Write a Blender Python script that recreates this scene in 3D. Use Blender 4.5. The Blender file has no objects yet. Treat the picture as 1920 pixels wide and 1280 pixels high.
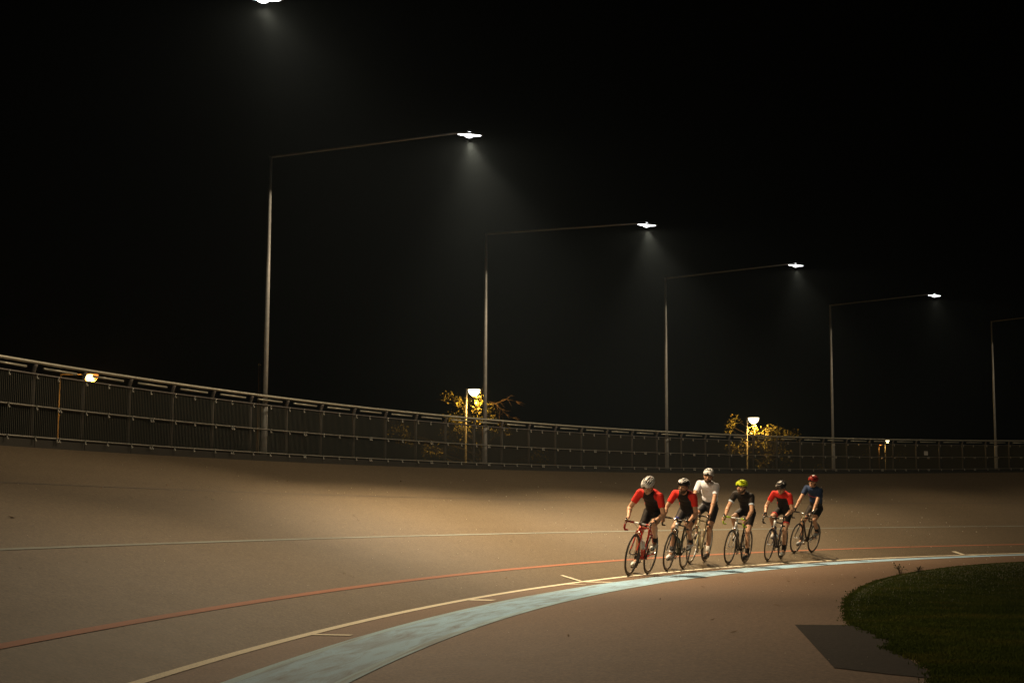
import bpy, bmesh, math, random
import numpy as np
from mathutils import Vector, Matrix
R = math.radians
random.seed(7); rng = np.random.default_rng(7)
SC = bpy.context.scene
COL = SC.collection

# ------------------------------------------------------------------ camera
F_PX, PITCH, ROLL, CAM_H = 2843.739, 0.11714, -0.00421, 0.87278
cam_d = bpy.data.cameras.new('camera'); cam = bpy.data.objects.new('camera', cam_d); COL.objects.link(cam)
cam_d.sensor_width = 36.0; cam_d.lens = F_PX / 1920 * 36.0; cam_d.clip_start = 0.1; cam_d.clip_end = 3000
_s, _c = math.sin(PITCH), math.cos(PITCH)
_right, _up, _fwd = Vector((1, 0, 0)), Vector((0, -_s, _c)), Vector((0, _c, _s))
_r2 = math.cos(ROLL) * _right - math.sin(ROLL) * _up
_u2 = math.sin(ROLL) * _right + math.cos(ROLL) * _up
CAM_P = Vector((0, 0, CAM_H))
cam.matrix_world = Matrix(((_r2.x, _u2.x, -_fwd.x, 0), (_r2.y, _u2.y, -_fwd.y, 0), (_r2.z, _u2.z, -_fwd.z, CAM_H), (0, 0, 0, 1)))
SC.camera = cam

# ------------------------------------------------------------------ night sky, exposure
world = bpy.data.worlds.new('World'); SC.world = world; world.use_nodes = True
wn = world.node_tree; wn.nodes.clear()
sky = wn.nodes.new('ShaderNodeTexSky'); sky.sky_type = 'NISHITA'; sky.sun_disc = False
sky.sun_elevation = R(-6); sky.sun_rotation = R(140)
bg = wn.nodes.new('ShaderNodeBackground'); bg.inputs['Strength'].default_value = 0.02
wo = wn.nodes.new('ShaderNodeOutputWorld')
wn.links.new(sky.outputs[0], bg.inputs['Color']); wn.links.new(bg.outputs[0], wo.inputs['Surface'])
SC.view_settings.view_transform = 'Standard'; SC.view_settings.look = 'None'
SC.view_settings.exposure = 0.0; SC.view_settings.gamma = 1.0; SC.view_settings.use_curve_mapping = False
SC.cycles.use_denoising = True; SC.cycles.use_adaptive_sampling = False
try: SC.cycles.denoiser = 'OPENIMAGEDENOISE'
except Exception: pass
SC.cycles.use_light_tree = True
SC.cycles.max_bounces = 5; SC.cycles.volume_bounces = 0; SC.cycles.sample_clamp_indirect = 3.0
FLOOD = (1.0, 0.79, 0.52)            # colour of the track floodlights
FLOOD_W = [(1150, 800, 800), (1800, 300, 5600), (300, 300, 4300), (0, 0, 1700), (0, 0, 600), (0, 0, 320)]   # per lamp post: lobe back towards the start of the bend, lobe onwards, lobe down
HAZE = 0.00034

# ------------------------------------------------------------------ helpers
def tag(o, label=None, cat=None, group=None, kind=None):
    if label: o['label'] = label
    if cat: o['category'] = cat
    if group: o['group'] = group
    if kind: o['kind'] = kind
    return o
def empty(name, mat=None, parent=None):
    o = bpy.data.objects.new(name, None); COL.objects.link(o); o.empty_display_size = 0.1
    if parent: o.parent = parent
    if mat is not None: o.matrix_local = mat
    return o
def link(name, me, parent=None, mats=()):
    o = bpy.data.objects.new(name, me); COL.objects.link(o)
    for m in mats:
        if len(me.materials) < len(mats): me.materials.append(m)
    if parent: o.parent = parent
    return o
def from_bm(name, bm, mats, parent=None, smooth=False):
    me = bpy.data.meshes.new(name); bm.to_mesh(me); bm.free()
    if not isinstance(mats, (list, tuple)): mats = [mats]
    if smooth: me.polygons.foreach_set('use_smooth', [True] * len(me.polygons))
    return link(name, me, parent, mats)
def from_np(name, v, f, mats, parent=None, uv=None, smooth=False):
    me = bpy.data.meshes.new(name); me.from_pydata([tuple(p) for p in v], [], [tuple(int(i) for i in q) for q in f])
    if uv is not None:
        l = me.uv_layers.new(name='UVMap'); idx = np.empty(len(me.loops), dtype=np.int32); me.loops.foreach_get('vertex_index', idx)
        l.data.foreach_set('uv', np.asarray(uv, dtype=np.float32)[idx].ravel())
    if smooth: me.polygons.foreach_set('use_smooth', [True] * len(me.polygons))
    if not isinstance(mats, (list, tuple)): mats = [mats]
    return link(name, me, parent, mats)
def V(*a): return Vector(a)
def frame_z(d):
    d = Vector(d).normalized()
    a = Vector((0, 0, 1)) if abs(d.z) < 0.95 else Vector((1, 0, 0))
    x = a.cross(d).normalized(); y = d.cross(x)
    return x, y, d
def cone(bm, p0, p1, r0, r1, n=12, mi=0, flat=1.0, cap=True):
    p0, p1 = Vector(p0), Vector(p1); x, y, d = frame_z(p1 - p0)
    ra = [bm.verts.new(p0 + (x * math.cos(t) + y * math.sin(t) * flat) * r0) for t in [2 * math.pi * i / n for i in range(n)]]
    rb = [bm.verts.new(p1 + (x * math.cos(t) + y * math.sin(t) * flat) * r1) for t in [2 * math.pi * i / n for i in range(n)]]
    fs = [bm.faces.new((ra[i], ra[(i + 1) % n], rb[(i + 1) % n], rb[i])) for i in range(n)]
    if cap: fs += [bm.faces.new(ra[::-1]), bm.faces.new(rb)]
    for f in fs: f.material_index = mi
    return fs
def tube(bm, pts, rad, n=8, mi=0, closed=False, cap=True):
    pts = [Vector(p) for p in pts]; m = len(pts)
    if not hasattr(rad, '__len__'): rad = [rad] * m
    rings = []; px = None
    for i, p in enumerate(pts):
        if closed: d = (pts[(i + 1) % m] - pts[i - 1])
        else: d = pts[min(i + 1, m - 1)] - pts[max(i - 1, 0)]
        d.normalize()
        if px is None: x, y, _ = frame_z(d)
        else:
            x = (px - d * px.dot(d)).normalized(); y = d.cross(x)
        px = x
        rings.append([bm.verts.new(p + (x * math.cos(2 * math.pi * k / n) + y * math.sin(2 * math.pi * k / n)) * rad[i]) for k in range(n)])
    for i in range(m if closed else m - 1):
        a, b = rings[i], rings[(i + 1) % m]
        for k in range(n):
            bm.faces.new((a[k], a[(k + 1) % n], b[(k + 1) % n], b[k])).material_index = mi
    if cap and not closed:
        bm.faces.new(rings[0][::-1]).material_index = mi; bm.faces.new(rings[-1]).material_index = mi
def ball(bm, c, r, mi=0, rot=None, u=14, v=10):
    """ellipsoid with radii r (float or 3) and rotation matrix rot"""
    c = Vector(c); r = (r, r, r) if not hasattr(r, '__len__') else r
    rot = rot or Matrix.Identity(3)
    P = lambda th, ph: c + rot @ Vector((r[0] * math.cos(th) * math.sin(ph), r[1] * math.sin(th) * math.sin(ph), r[2] * math.cos(ph)))
    top = bm.verts.new(P(0, 0)); bot = bm.verts.new(P(0, math.pi)); rows = []
    for j in range(1, v): rows.append([bm.verts.new(P(2 * math.pi * i / u, math.pi * j / v)) for i in range(u)])
    for i in range(u):
        k = (i + 1) % u
        bm.faces.new((top, rows[0][i], rows[0][k])).material_index = mi
        bm.faces.new((bot, rows[-1][k], rows[-1][i])).material_index = mi
        for j in range(v - 2):
            bm.faces.new((rows[j][i], rows[j + 1][i], rows[j + 1][k], rows[j][k])).material_index = mi
def caps(bm, p0, p1, r0, r1, n=12):
    cone(bm, p0, p1, r0, r1, n); ball(bm, p0, r0, u=n, v=8); ball(bm, p1, r1, u=n, v=8)
def box(bm, c, s, rot=None, mi=0, bevel=0.0):
    c = Vector(c); rot = rot or Matrix.Identity(3)
    vs = [bm.verts.new(c + rot @ Vector((sx * s[0] / 2, sy * s[1] / 2, sz * s[2] / 2))) for sx in (-1, 1) for sy in (-1, 1) for sz in (-1, 1)]
    fs = [bm.faces.new([vs[i] for i in q]) for q in ((0, 1, 3, 2), (4, 6, 7, 5), (0, 4, 5, 1), (2, 3, 7, 6), (0, 2, 6, 4), (1, 5, 7, 3))]
    for f in fs: f.material_index = mi
    if bevel > 0:
        es = list({e for f in fs for e in f.edges})
        r = bmesh.ops.bevel(bm, geom=es, offset=bevel, segments=2, affect='EDGES', profile=0.6)
        for f in r['faces']: f.material_index = mi
def remeshed(name, bm, mats, parent=None, voxel=0.008, smooth=3, factor=0.5):
    """union of everything in bm as ONE continuous smooth surface"""
    me = bpy.data.meshes.new(name + '_raw'); bm.to_mesh(me); bm.free()
    o = bpy.data.objects.new(name + '_raw', me); COL.objects.link(o)
    m = o.modifiers.new('r', 'REMESH'); m.mode = 'VOXEL'; m.voxel_size = voxel
    if smooth:
        s = o.modifiers.new('s', 'SMOOTH'); s.iterations = smooth; s.factor = factor
    dg = bpy.context.evaluated_depsgraph_get()
    res = bpy.data.meshes.new_from_object(o.evaluated_get(dg)); res.name = name
    bpy.data.objects.remove(o); bpy.data.meshes.remove(me)
    res.materials.clear()
    if not isinstance(mats, (list, tuple)): mats = [mats]
    for k in mats: res.materials.append(k)
    res.polygons.foreach_set('use_smooth', [True] * len(res.polygons))
    res.polygons.foreach_set('material_index', [0] * len(res.polygons))
    ob = bpy.data.objects.new(name, res); COL.objects.link(ob)
    if parent: ob.parent = parent
    return ob

# ------------------------------------------------------------------ materials
def mat(name, col, rough=0.5, metal=0.0, spec=0.5, noise=0.0, scale=30.0, emit=None, estr=0.0, bump=0.0, bscale=200.0, coat=0.0, trans=0.0):
    m = bpy.data.materials.new(name); m.use_nodes = True; nt = m.node_tree; b = nt.nodes['Principled BSDF']
    b.inputs['Base Color'].default_value = (*col, 1); b.inputs['Roughness'].default_value = rough
    b.inputs['Metallic'].default_value = metal; b.inputs['Specular IOR Level'].default_value = spec; b.inputs['Specular Tint'].default_value = (1, .74, .52, 1)
    b.inputs['Coat Weight'].default_value = coat
    if emit: b.inputs['Emission Color'].default_value = (*emit, 1); b.inputs['Emission Strength'].default_value = estr
    tc = nt.nodes.new('ShaderNodeTexCoord')
    if noise > 0:
        n = nt.nodes.new('ShaderNodeTexNoise'); n.inputs['Scale'].default_value = scale; n.inputs['Detail'].default_value = 5
        nt.links.new(tc.outputs['Object'], n.inputs['Vector'])
        mx = nt.nodes.new('ShaderNodeMix'); mx.data_type = 'RGBA'
        mx.inputs['A'].default_value = (*[c * (1 - noise) for c in col], 1); mx.inputs['B'].default_value = (*[min(1, c * (1 + noise)) for c in col], 1)
        nt.links.new(n.outputs['Fac'], mx.inputs['Factor']); nt.links.new(mx.outputs['Result'], b.inputs['Base Color'])
    if bump > 0:
        n2 = nt.nodes.new('ShaderNodeTexNoise'); n2.inputs['Scale'].default_value = bscale; n2.inputs['Detail'].default_value = 3
        nt.links.new(tc.outputs['Object'], n2.inputs['Vector'])
        bp = nt.nodes.new('ShaderNodeBump'); bp.inputs['Strength'].default_value = bump; bp.inputs['Distance'].default_value = 0.01
        nt.links.new(n2.outputs['Fac'], bp.inputs['Height']); nt.links.new(bp.outputs['Normal'], b.inputs['Normal'])
    return m
def asphalt(name, col, col2, rough=0.6, spec=0.5, grain=0.6, streak=True):
    """fine stone grain, larger blotches and streaks that follow the laid direction (UV: x along, y across)"""
    m = bpy.data.materials.new(name); m.use_nodes = True; nt = m.node_tree; N = nt.nodes; L = nt.links; b = N['Principled BSDF']
    tc = N.new('ShaderNodeTexCoord')
    def noise(scale, det, vec, rough=.55):
        n = N.new('ShaderNodeTexNoise'); n.inputs['Scale'].default_value = scale; n.inputs['Detail'].default_value = det
        n.inputs['Roughness'].default_value = rough; L.new(vec, n.inputs['Vector']); return n.outputs['Fac']
    def mixc(f, a, c2, mode='MIX'):
        x = N.new('ShaderNodeMix'); x.data_type = 'RGBA'; x.blend_type = mode
        if isinstance(f, float): x.inputs['Factor'].default_value = f
        else: L.new(f, x.inputs['Factor'])
        for key, val in (('A', a), ('B', c2)):
            if isinstance(val, tuple): x.inputs[key].default_value = (*val, 1)
            else: L.new(val, x.inputs[key])
        return x.outputs['Result']
    def ramp(f, p0, p1, v0=0.0, v1=1.0):
        r = N.new('ShaderNodeMapRange'); r.inputs['From Min'].default_value = p0; r.inputs['From Max'].default_value = p1
        r.inputs['To Min'].default_value = v0; r.inputs['To Max'].default_value = v1; L.new(f, r.inputs['Value']); return r.outputs['Result']
    ob = tc.outputs['Object']
    c = mixc(ramp(noise(0.9, 6, ob), .2, .8, .3, .7), col, col2)
    if streak:
        mp = N.new('ShaderNodeMapping'); mp.inputs['Scale'].default_value = (.05, 3.0, 1); L.new(tc.outputs['UV'], mp.inputs['Vector'])
        st = ramp(noise(1.0, 4, mp.outputs['Vector']), .3, .72, .96, 1.04)
        sc = N.new('ShaderNodeVectorMath'); sc.operation = 'SCALE'; L.new(c, sc.inputs[0]); L.new(st, sc.inputs['Scale']); c = sc.outputs[0]
    g = ramp(noise(48, 4, ob, .85), .30, .70, 1 - grain, 1 + grain)
    sc = N.new('ShaderNodeVectorMath'); sc.operation = 'SCALE'; L.new(c, sc.inputs[0]); L.new(g, sc.inputs['Scale']); c = sc.outputs[0]
    g2 = ramp(noise(20, 3, ob, .8), .30, .70, .74, 1.26)
    sc = N.new('ShaderNodeVectorMath'); sc.operation = 'SCALE'; L.new(c, sc.inputs[0]); L.new(g2, sc.inputs['Scale'])
    L.new(sc.outputs[0], b.inputs['Base Color'])
    rr = ramp(noise(2.5, 4, ob), .3, .7, rough - .015, rough + .015); L.new(rr, b.inputs['Roughness'])
    b.inputs['Specular IOR Level'].default_value = spec; b.inputs['Specular Tint'].default_value = (1, .74, .52, 1)
    bp = N.new('ShaderNodeBump'); bp.inputs['Strength'].default_value = .45; bp.inputs['Distance'].default_value = .006
    L.new(noise(120, 3, ob, .7), bp.inputs['Height']); L.new(bp.outputs['Normal'], b.inputs['Normal'])
    return m
def worn_paint(name, col, under, wear=0.45, scale=(0.25, 6.0), lo=.2, rough=.8):
    """paint rubbed off in streaks along the track so that the asphalt shows through"""
    m = bpy.data.materials.new(name); m.use_nodes = True; nt = m.node_tree; N = nt.nodes; L = nt.links; b = N['Principled BSDF']
    tc = N.new('ShaderNodeTexCoord'); mp = N.new('ShaderNodeMapping'); mp.inputs['Scale'].default_value = (scale[0], scale[1], 1)
    L.new(tc.outputs['UV'], mp.inputs['Vector'])
    n = N.new('ShaderNodeTexNoise'); n.inputs['Scale'].default_value = 1.6; n.inputs['Detail'].default_value = 6; n.inputs['Roughness'].default_value = .6
    n.inputs['Distortion'].default_value = .8
    L.new(mp.outputs['Vector'], n.inputs['Vector'])
    r = N.new('ShaderNodeMapRange'); r.inputs['From Min'].default_value = wear - .13; r.inputs['From Max'].default_value = wear + .13
    r.inputs['To Min'].default_value = lo; r.inputs['To Max'].default_value = 1.0; L.new(n.outputs['Fac'], r.inputs['Value'])
    n3 = N.new('ShaderNodeTexNoise'); n3.inputs['Scale'].default_value = 90; n3.inputs['Detail'].default_value = 2; L.new(tc.outputs['Object'], n3.inputs['Vector'])
    r3 = N.new('ShaderNodeMapRange'); r3.inputs['From Min'].default_value = .3; r3.inputs['From Max'].default_value = .6
    r3.inputs['To Min'].default_value = .72; r3.inputs['To Max'].default_value = 1; L.new(n3.outputs['Fac'], r3.inputs['Value'])
    mu = N.new('ShaderNodeMath'); mu.operation = 'MULTIPLY'; L.new(r.outputs[0], mu.inputs[0]); L.new(r3.outputs[0], mu.inputs[1])
    mx = N.new('ShaderNodeMix'); mx.data_type = 'RGBA'; mx.inputs['A'].default_value = (*under, 1); mx.inputs['B'].default_value = (*col, 1)
    L.new(mu.outputs[0], mx.inputs['Factor']); L.new(mx.outputs['Result'], b.inputs['Base Color'])
    b.inputs['Roughness'].default_value = rough; b.inputs['Specular IOR Level'].default_value = .15
    bp = N.new('ShaderNodeBump'); bp.inputs['Strength'].default_value = .4; bp.inputs['Distance'].default_value = .005
    L.new(n3.outputs['Fac'], bp.inputs['Height']); L.new(bp.outputs['Normal'], b.inputs['Normal'])
    return m
TRK, TRK2 = (0.112, 0.083, 0.050), (0.138, 0.103, 0.063)
APR, APR2 = (0.138, 0.085, 0.051), (0.164, 0.102, 0.062)
M = dict(
    track=asphalt('track_asphalt', TRK, TRK2, .74, .17),
    apron=asphalt('apron_asphalt', APR, APR2, .75, .16),
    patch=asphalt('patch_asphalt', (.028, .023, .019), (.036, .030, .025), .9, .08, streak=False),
    joint=mat('joint_sealant', (.05, .045, .04), .7, noise=.3, scale=8),
    white_line=worn_paint('white_line_paint', (.84, .74, .54), TRK, .30, (.8, 12), .8),
    red_line=worn_paint('red_line_paint', (.40, .15, .078), TRK, .36, (.5, 12), .65),
    pale_line=worn_paint('pale_line_paint', (.27, .29, .25), TRK, .44, (.4, 12), .35),
    blue_band=worn_paint('blue_band_paint', (.37, .60, .76), APR, .44, (.6, 4.5), .35),
    blue_edge=worn_paint('blue_edge_paint', (.39, .58, .65), APR, .40, (.4, 9.0), .35),
    soil=mat('soil', (.022, .034, .008), .95, noise=.4, scale=3),
    grassland=mat('dark_grassland', (.016, .020, .008), .95, noise=.4, scale=.8),
    galv=mat('galvanised_steel', (.16, .16, .135), .42, .2, noise=.2, scale=40),
    rail=mat('rail_steel', (.52, .51, .42), .32, .25, noise=.15, scale=30),
    wire=mat('mesh_wire', (.115, .122, .10), .5, .1),
    board=mat('kick_board', (.028, .03, .026), .8, noise=.3, scale=6),
    clip=mat('clip_steel', (.66, .66, .60), .22, .35),
    post=mat('fence_post', (.12, .115, .11), .5, .1, noise=.2, scale=20),
    pole=mat('pole_galvanised', (.60, .61, .60), .40, .1, noise=.22, scale=14),
    arm=mat('arm_galvanised_shaded', (.22, .22, .20), .5, .1),  # darker copy of the pole steel, shade on the arms put into the colour
    housing=mat('lamp_housing', (.32, .32, .31), .45, .4),
    flood=mat('floodlight_lens', (.9, .9, .9), .3, emit=(.94, .97, 1.0), estr=6),
    dome_y=mat('dome_lens', (.9, .85, .7), .3, emit=(1.0, .86, .52), estr=4),
    dome_o=mat('sodium_lens', (.9, .6, .3), .3, emit=(1.0, .27, .035), estr=1.7),
    glare_core=mat('sodium_glare', (1, .8, .5), .3, emit=(1.0, .72, .32), estr=8),
    column=mat('park_lamp_column', (.09, .08, .065), .5, .2, noise=.2, scale=12),
    bark_lit=mat('lamplit_bark', (.16, .10, .055), .9, noise=.3, scale=9),  # paler copy of the bark, lamplight on bare branches put into the colour
    bark=mat('bark', (.035, .027, .018), .9, noise=.4, scale=9, bump=.6, bscale=25),
    leaf=mat('leaf', (.16, .13, .025), .6, noise=.4, scale=4),
    notice=mat('notice_plate', (.62, .60, .55), .5, noise=.1, scale=20),
    weed=mat('weed', (.05, .05, .022), .8), speck=mat('pale_grit', (.70, .66, .55), .6), dead=mat('dead_leaf', (.16, .09, .04), .8),
)
def grass_mat():
    m = bpy.data.materials.new('grass'); m.use_nodes = True; nt = m.node_tree; b = nt.nodes['Principled BSDF']
    tc = nt.nodes.new('ShaderNodeTexCoord'); n = nt.nodes.new('ShaderNodeTexNoise'); n.inputs['Scale'].default_value = 1.3; n.inputs['Detail'].default_value = 6
    nt.links.new(tc.outputs['Object'], n.inputs['Vector'])
    cr = nt.nodes.new('ShaderNodeValToRGB'); cr.color_ramp.elements[0].position = .32; cr.color_ramp.elements[1].position = .72
    cr.color_ramp.elements[0].color = (.040, .056, .011, 1); cr.color_ramp.elements[1].color = (.10, .095, .019, 1)
    e = cr.color_ramp.elements.new(.52); e.color = (.062, .078, .015, 1)
    nt.links.new(n.outputs['Fac'], cr.inputs['Fac']); out = nt.nodes['Material Output']; nt.nodes.remove(b)
    df = nt.nodes.new('ShaderNodeBsdfDiffuse'); tr = nt.nodes.new('ShaderNodeBsdfTranslucent'); mx = nt.nodes.new('ShaderNodeMixShader'); mx.inputs[0].default_value = .5     # thin blades let light through
    nt.links.new(cr.outputs['Color'], df.inputs['Color']); nt.links.new(cr.outputs['Color'], tr.inputs['Color']); nt.links.new(df.outputs[0], mx.inputs[1]); nt.links.new(tr.outputs[0], mx.inputs[2]); nt.links.new(mx.outputs[0], out.inputs['Surface'])
    return m
M['grass'] = grass_mat()

# ------------------------------------------------------------------ plan of the bend (s along the white line, u across, outwards)
X0, Y0, TH, K0, K1 = -0.72623, 15.84379, 1.34182, -0.01704, -5e-05
SS = np.arange(-40, 90.01, 0.5)
_th = TH + K0 * SS + K1 * SS ** 2 / 2
_x = np.concatenate([[0], np.cumsum(.5 * np.cos(_th[:-1] + K0 * .25))]); _y = np.concatenate([[0], np.cumsum(.5 * np.sin(_th[:-1] + K0 * .25))])
_i0 = int(np.argmin(abs(SS))); _x = _x - _x[_i0] + X0; _y = _y - _y[_i0] + Y0
BA, BB_ = 0.30357, -0.00613
def width(s): return 6.928 + 0.04143 * np.clip(s, -15, 58)
def prof(s, u):
    s = np.clip(s, -15, 58); g = 1 + .00091 * s + .00012 * s * s
    return np.where(u > 0, (BA * u + BB_ * u * u) * g, .00246 * u)
def P(s, u, dz=0.0):
    x, y, t = np.interp(s, SS, _x), np.interp(s, SS, _y), np.interp(s, SS, _th)
    return Vector((float(x - math.sin(t) * u), float(y + math.cos(t) * u), float(prof(s, u) + dz)))
def tangent(s):
    t = float(np.interp(s, SS, _th)); return Vector((math.cos(t), math.sin(t), 0))
def outward(s):
    t = float(np.interp(s, SS, _th)); return Vector((-math.sin(t), math.cos(t), 0))
_fs = np.arange(-40, 90, .02); _fx = np.interp(_fs, SS, _x); _fy = np.interp(_fs, SS, _y); _ft = np.interp(_fs, SS, _th)
def su(x, y):
    i = int(np.argmin((_fx - x) ** 2 + (_fy - y) ** 2)); t = _ft[i]
    return _fs[i], float(-(x - _fx[i]) * math.sin(t) + (y - _fy[i]) * math.cos(t))
def ray(px, py):
    return (_fwd + _r2 * ((px - 960) / F_PX) + _u2 * ((640 - py) / F_PX))
def at_depth(px, py, d): return CAM_P + ray(px, py) * d
def on_track(px, py):
    """where the line of sight through a photo pixel meets the track or apron"""
    d = ray(px, py); lo = None
    for t in np.arange(6, 90, .25):
        p = CAM_P + d * float(t); s, u = su(p.x, p.y)
        if p.z <= prof(s, u): lo = t; break
    a, b = lo - .25, lo
    for _ in range(18):
        mt = (a + b) / 2; p = CAM_P + d * float(mt); s, u = su(p.x, p.y)
        if p.z <= prof(s, u): b = mt
        else: a = mt
    return p, s, u
def on_ground(px, py, z=0.0):
    d = ray(px, py); t = (z - CAM_H) / d.z; return CAM_P + d * t
def project(p):
    q = Vector(p) - CAM_P; dep = q.dot(_fwd); return 960 + q.dot(_r2) / dep * F_PX, 640 - q.dot(_u2) / dep * F_PX, dep
def strip(name, s0, s1, us, ds, material, parent=None, dz=0.0, kind=None, wfun=None):
    """a sheet along the bend; us = list of offsets across"""
    ss = np.arange(s0, s1 + 1e-6, ds); v = []; uv = []
    for s in ss:
        for u in us:
            uu = wfun(s, u) if wfun else u
            v.append(P(s, uu, dz)); uv.append((s, uu))
    n = len(us); f = [(i * n + j, (i + 1) * n + j, (i + 1) * n + j + 1, i * n + j + 1) for i in range(len(ss) - 1) for j in range(n - 1)]
    o = from_np(name, v, f, material, parent, uv, smooth=True)
    if kind: tag(o, kind=kind)
    return o

# ------------------------------------------------------------------ setting: ground, track, apron, markings, infield
S0, S1 = -28.0, 74.0
gbm = bmesh.new(); gv = [gbm.verts.new((420 * math.cos(2 * math.pi * i / 48), 40 + 420 * math.sin(2 * math.pi * i / 48), -.06)) for i in range(48)]; gbm.faces.new(gv)
tag(from_bm('ground', gbm, M['grassland']), kind='structure')
track = strip('track', S0, S1, [i / 24 for i in range(25)], .5, M['track'], kind='structure', wfun=lambda s, w: 0.0 + w * (width(s) + .35))
apron = strip('apron', S0, S1, [-9.5, -6, -3.5, -2, -1, -.4, 0.0], .5, M['apron'], kind='structure')
bank = strip('embankment', S0, S1, [0, .12, .3, .6, 1.0], 1.0, M['grassland'], kind='structure', wfun=lambda s, w: width(s) + .35 + 6 * w)
me = bank.data                                     # let the outer side fall from the crest to the ground
co = np.empty(len(me.vertices) * 3); me.vertices.foreach_get('co', co); co = co.reshape(-1, 3)
ws = np.tile([0, .12, .3, .6, 1.0], len(co) // 5); crest = np.repeat(co[::5, 2], 5)
co[:, 2] = (crest - .01) * (1 - np.clip((ws - .04) / .9, 0, 1)) - .05 * ws; me.vertices.foreach_set('co', co.ravel())
MARK = [('measurement_line', -.030, .030, 'white_line', .004), ('sprinters_line', .646, .706, 'red_line', .004), ('stayers_line', 2.18, 2.222, 'pale_line', .004),
        ('blue_band', -1.02, -.50, 'blue_band', .004), ('blue_band_edge', -.50, -.425, 'blue_edge', .0046), ('blue_band_edge', -1.10, -1.02, 'blue_edge', .0046)]
for nm, a, b, mt, dz in MARK:
    strip(nm, S0, S1, [a, (a + b) / 2, b], .5, M[mt], track if a > -.1 else apron, dz)
_, _, uj = on_track(700, 930)
strip('paving_joint', S0, S1, [uj - .012, uj + .012], .5, M['joint'], track, .003)
_, _, uj2 = on_track(1790, 960)
# distance ticks beside the white line
for px, py, ua, ub, w in ((598.7, 1190, -.03, -.33, .022), (876, 1124, -.03, -.30, .045), (1056, 1094, -.03, -.30, .02), (1088, 1090, .30, -.03, .025), (1092, 1089.5, -.03, -.40, .04),
                          (1420, 1063, -.03, -.3, .05), (1520, 1055, -.03, -.3, .07), (1660, 1046, -.03, -.3, .03), (1800, 1038, .28, -.03, .05), (1806, 1038, -.03, -.32, .10)):
    _, s, _u = on_track(px, py)
    w = min(.34, w * 5); strip('distance_tick', s - w / 2, s + w / 2, [ua, ub], w / 1.001, M['white_line'], apron if ub < -.05 else track, .0052)

# infield: grass bed traced on the flat ground
EDGE = [(1935, 1053), (1860, 1057), (1790, 1063), (1730, 1071), (1690, 1078), (1650, 1088), (1620, 1100), (1600, 1113), (1588, 1127), (1587, 1142), (1591, 1160), (1602, 1172), (1630, 1182), (1655, 1196), (1680, 1203),
        (1668, 1215), (1690, 1226), (1720, 1236), (1745, 1250), (1757, 1268), (1750, 1290), (1740, 1330)]
ep = [on_ground(x, y, -.012) for x, y in EDGE]
def grass_poly(z):
    out = [Vector((p.x, p.y, z)) for p in ep]
    last = ep[-1]; first = ep[0]
    out += [Vector((last.x + .6, last.y - 2.0, z)), Vector((last.x + 8, last.y - 3.5, z)), Vector((first.x + 18, first.y - 2, z)), Vector((first.x + 14, first.y + 2.2, z))]
    return out
gp = grass_poly(-.004)
bm = bmesh.new(); top = [bm.verts.new(p) for p in gp]; low = [bm.verts.new(p + V(0, 0, -.08)) for p in gp]
bm.faces.new(top)
for i in range(len(top)):
    bm.faces.new((top[i], low[i], low[(i + 1) % len(top)], top[(i + 1) % len(top)]))
bmesh.ops.recalc_face_normals(bm, faces=bm.faces)
infield = tag(from_bm('infield', bm, M['soil']), kind='structure')
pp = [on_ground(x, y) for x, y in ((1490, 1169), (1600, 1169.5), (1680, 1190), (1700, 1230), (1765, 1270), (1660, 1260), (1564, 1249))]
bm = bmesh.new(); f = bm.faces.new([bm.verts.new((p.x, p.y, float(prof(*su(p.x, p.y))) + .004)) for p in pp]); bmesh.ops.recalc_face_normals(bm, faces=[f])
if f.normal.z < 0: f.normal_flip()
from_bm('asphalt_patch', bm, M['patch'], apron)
# grass blades
poly = np.array([(p.x, p.y) for p in gp])
def inside(pts):
    x, y = pts[:, 0], pts[:, 1]; r = np.zeros(len(pts), bool); n = len(poly); j = n - 1
    for i in range(n):
        c = ((poly[i, 1] > y) != (poly[j, 1] > y)) & (x < (poly[j, 0] - poly[i, 0]) * (y - poly[i, 1]) / (poly[j, 1] - poly[i, 1] + 1e-12) + poly[i, 0]); r ^= c; j = i
    return r
def edge_dist(pts):
    d = np.full(len(pts), 9.0); m = len(EDGE)
    for i in range(m - 1):
        a, b = poly[i], poly[i + 1]; ab = b - a; t = np.clip(((pts - a) @ ab) / (ab @ ab), 0, 1); d = np.minimum(d, np.linalg.norm(pts - a - t[:, None] * ab, axis=1))
    return d
nb_ = 900000; iy = rng.uniform(1 / 40.0, 1 / 5.0, nb_); y = 1 / iy; x = rng.uniform(-.02, .40, nb_) * y; q = np.stack([x, y], 1); q = q[(rng.random(nb_) < np.clip(12 / y, .25, 1)) & inside(q)]; cand = q[:230000]
ed = edge_dist(cand)
m_ = 9000; ei = rng.integers(0, len(EDGE) - 1, m_); et = rng.random(m_); pe = poly[ei] + (poly[ei + 1] - poly[ei]) * et[:, None]; clump = np.abs(np.sin(pe[:, 0] * 7.3 + 2 * np.sin(pe[:, 1] * 5.1))) ** 2
cand = np.concatenate([cand, pe + rng.normal(0, 1, (m_, 2)) * (.01 + .03 * clump)[:, None]]); ed = np.concatenate([ed, np.full(m_, .18)])
n = len(cand); h = rng.uniform(.012, .032, n) * np.where(ed < .3, .35 + 2.1 * ed, 1.0); a = rng.uniform(0, 6.283, n); lean = rng.uniform(.1, .75, n); w = rng.uniform(.002, .004, n) * (.6 + cand[:, 1] / 9)
base = np.stack([cand[:, 0], cand[:, 1], np.full(n, -.006)], 1); dx = np.stack([np.cos(a), np.sin(a), 0 * a], 1); dl = np.stack([-np.sin(a), np.cos(a), 0 * a], 1)
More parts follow.
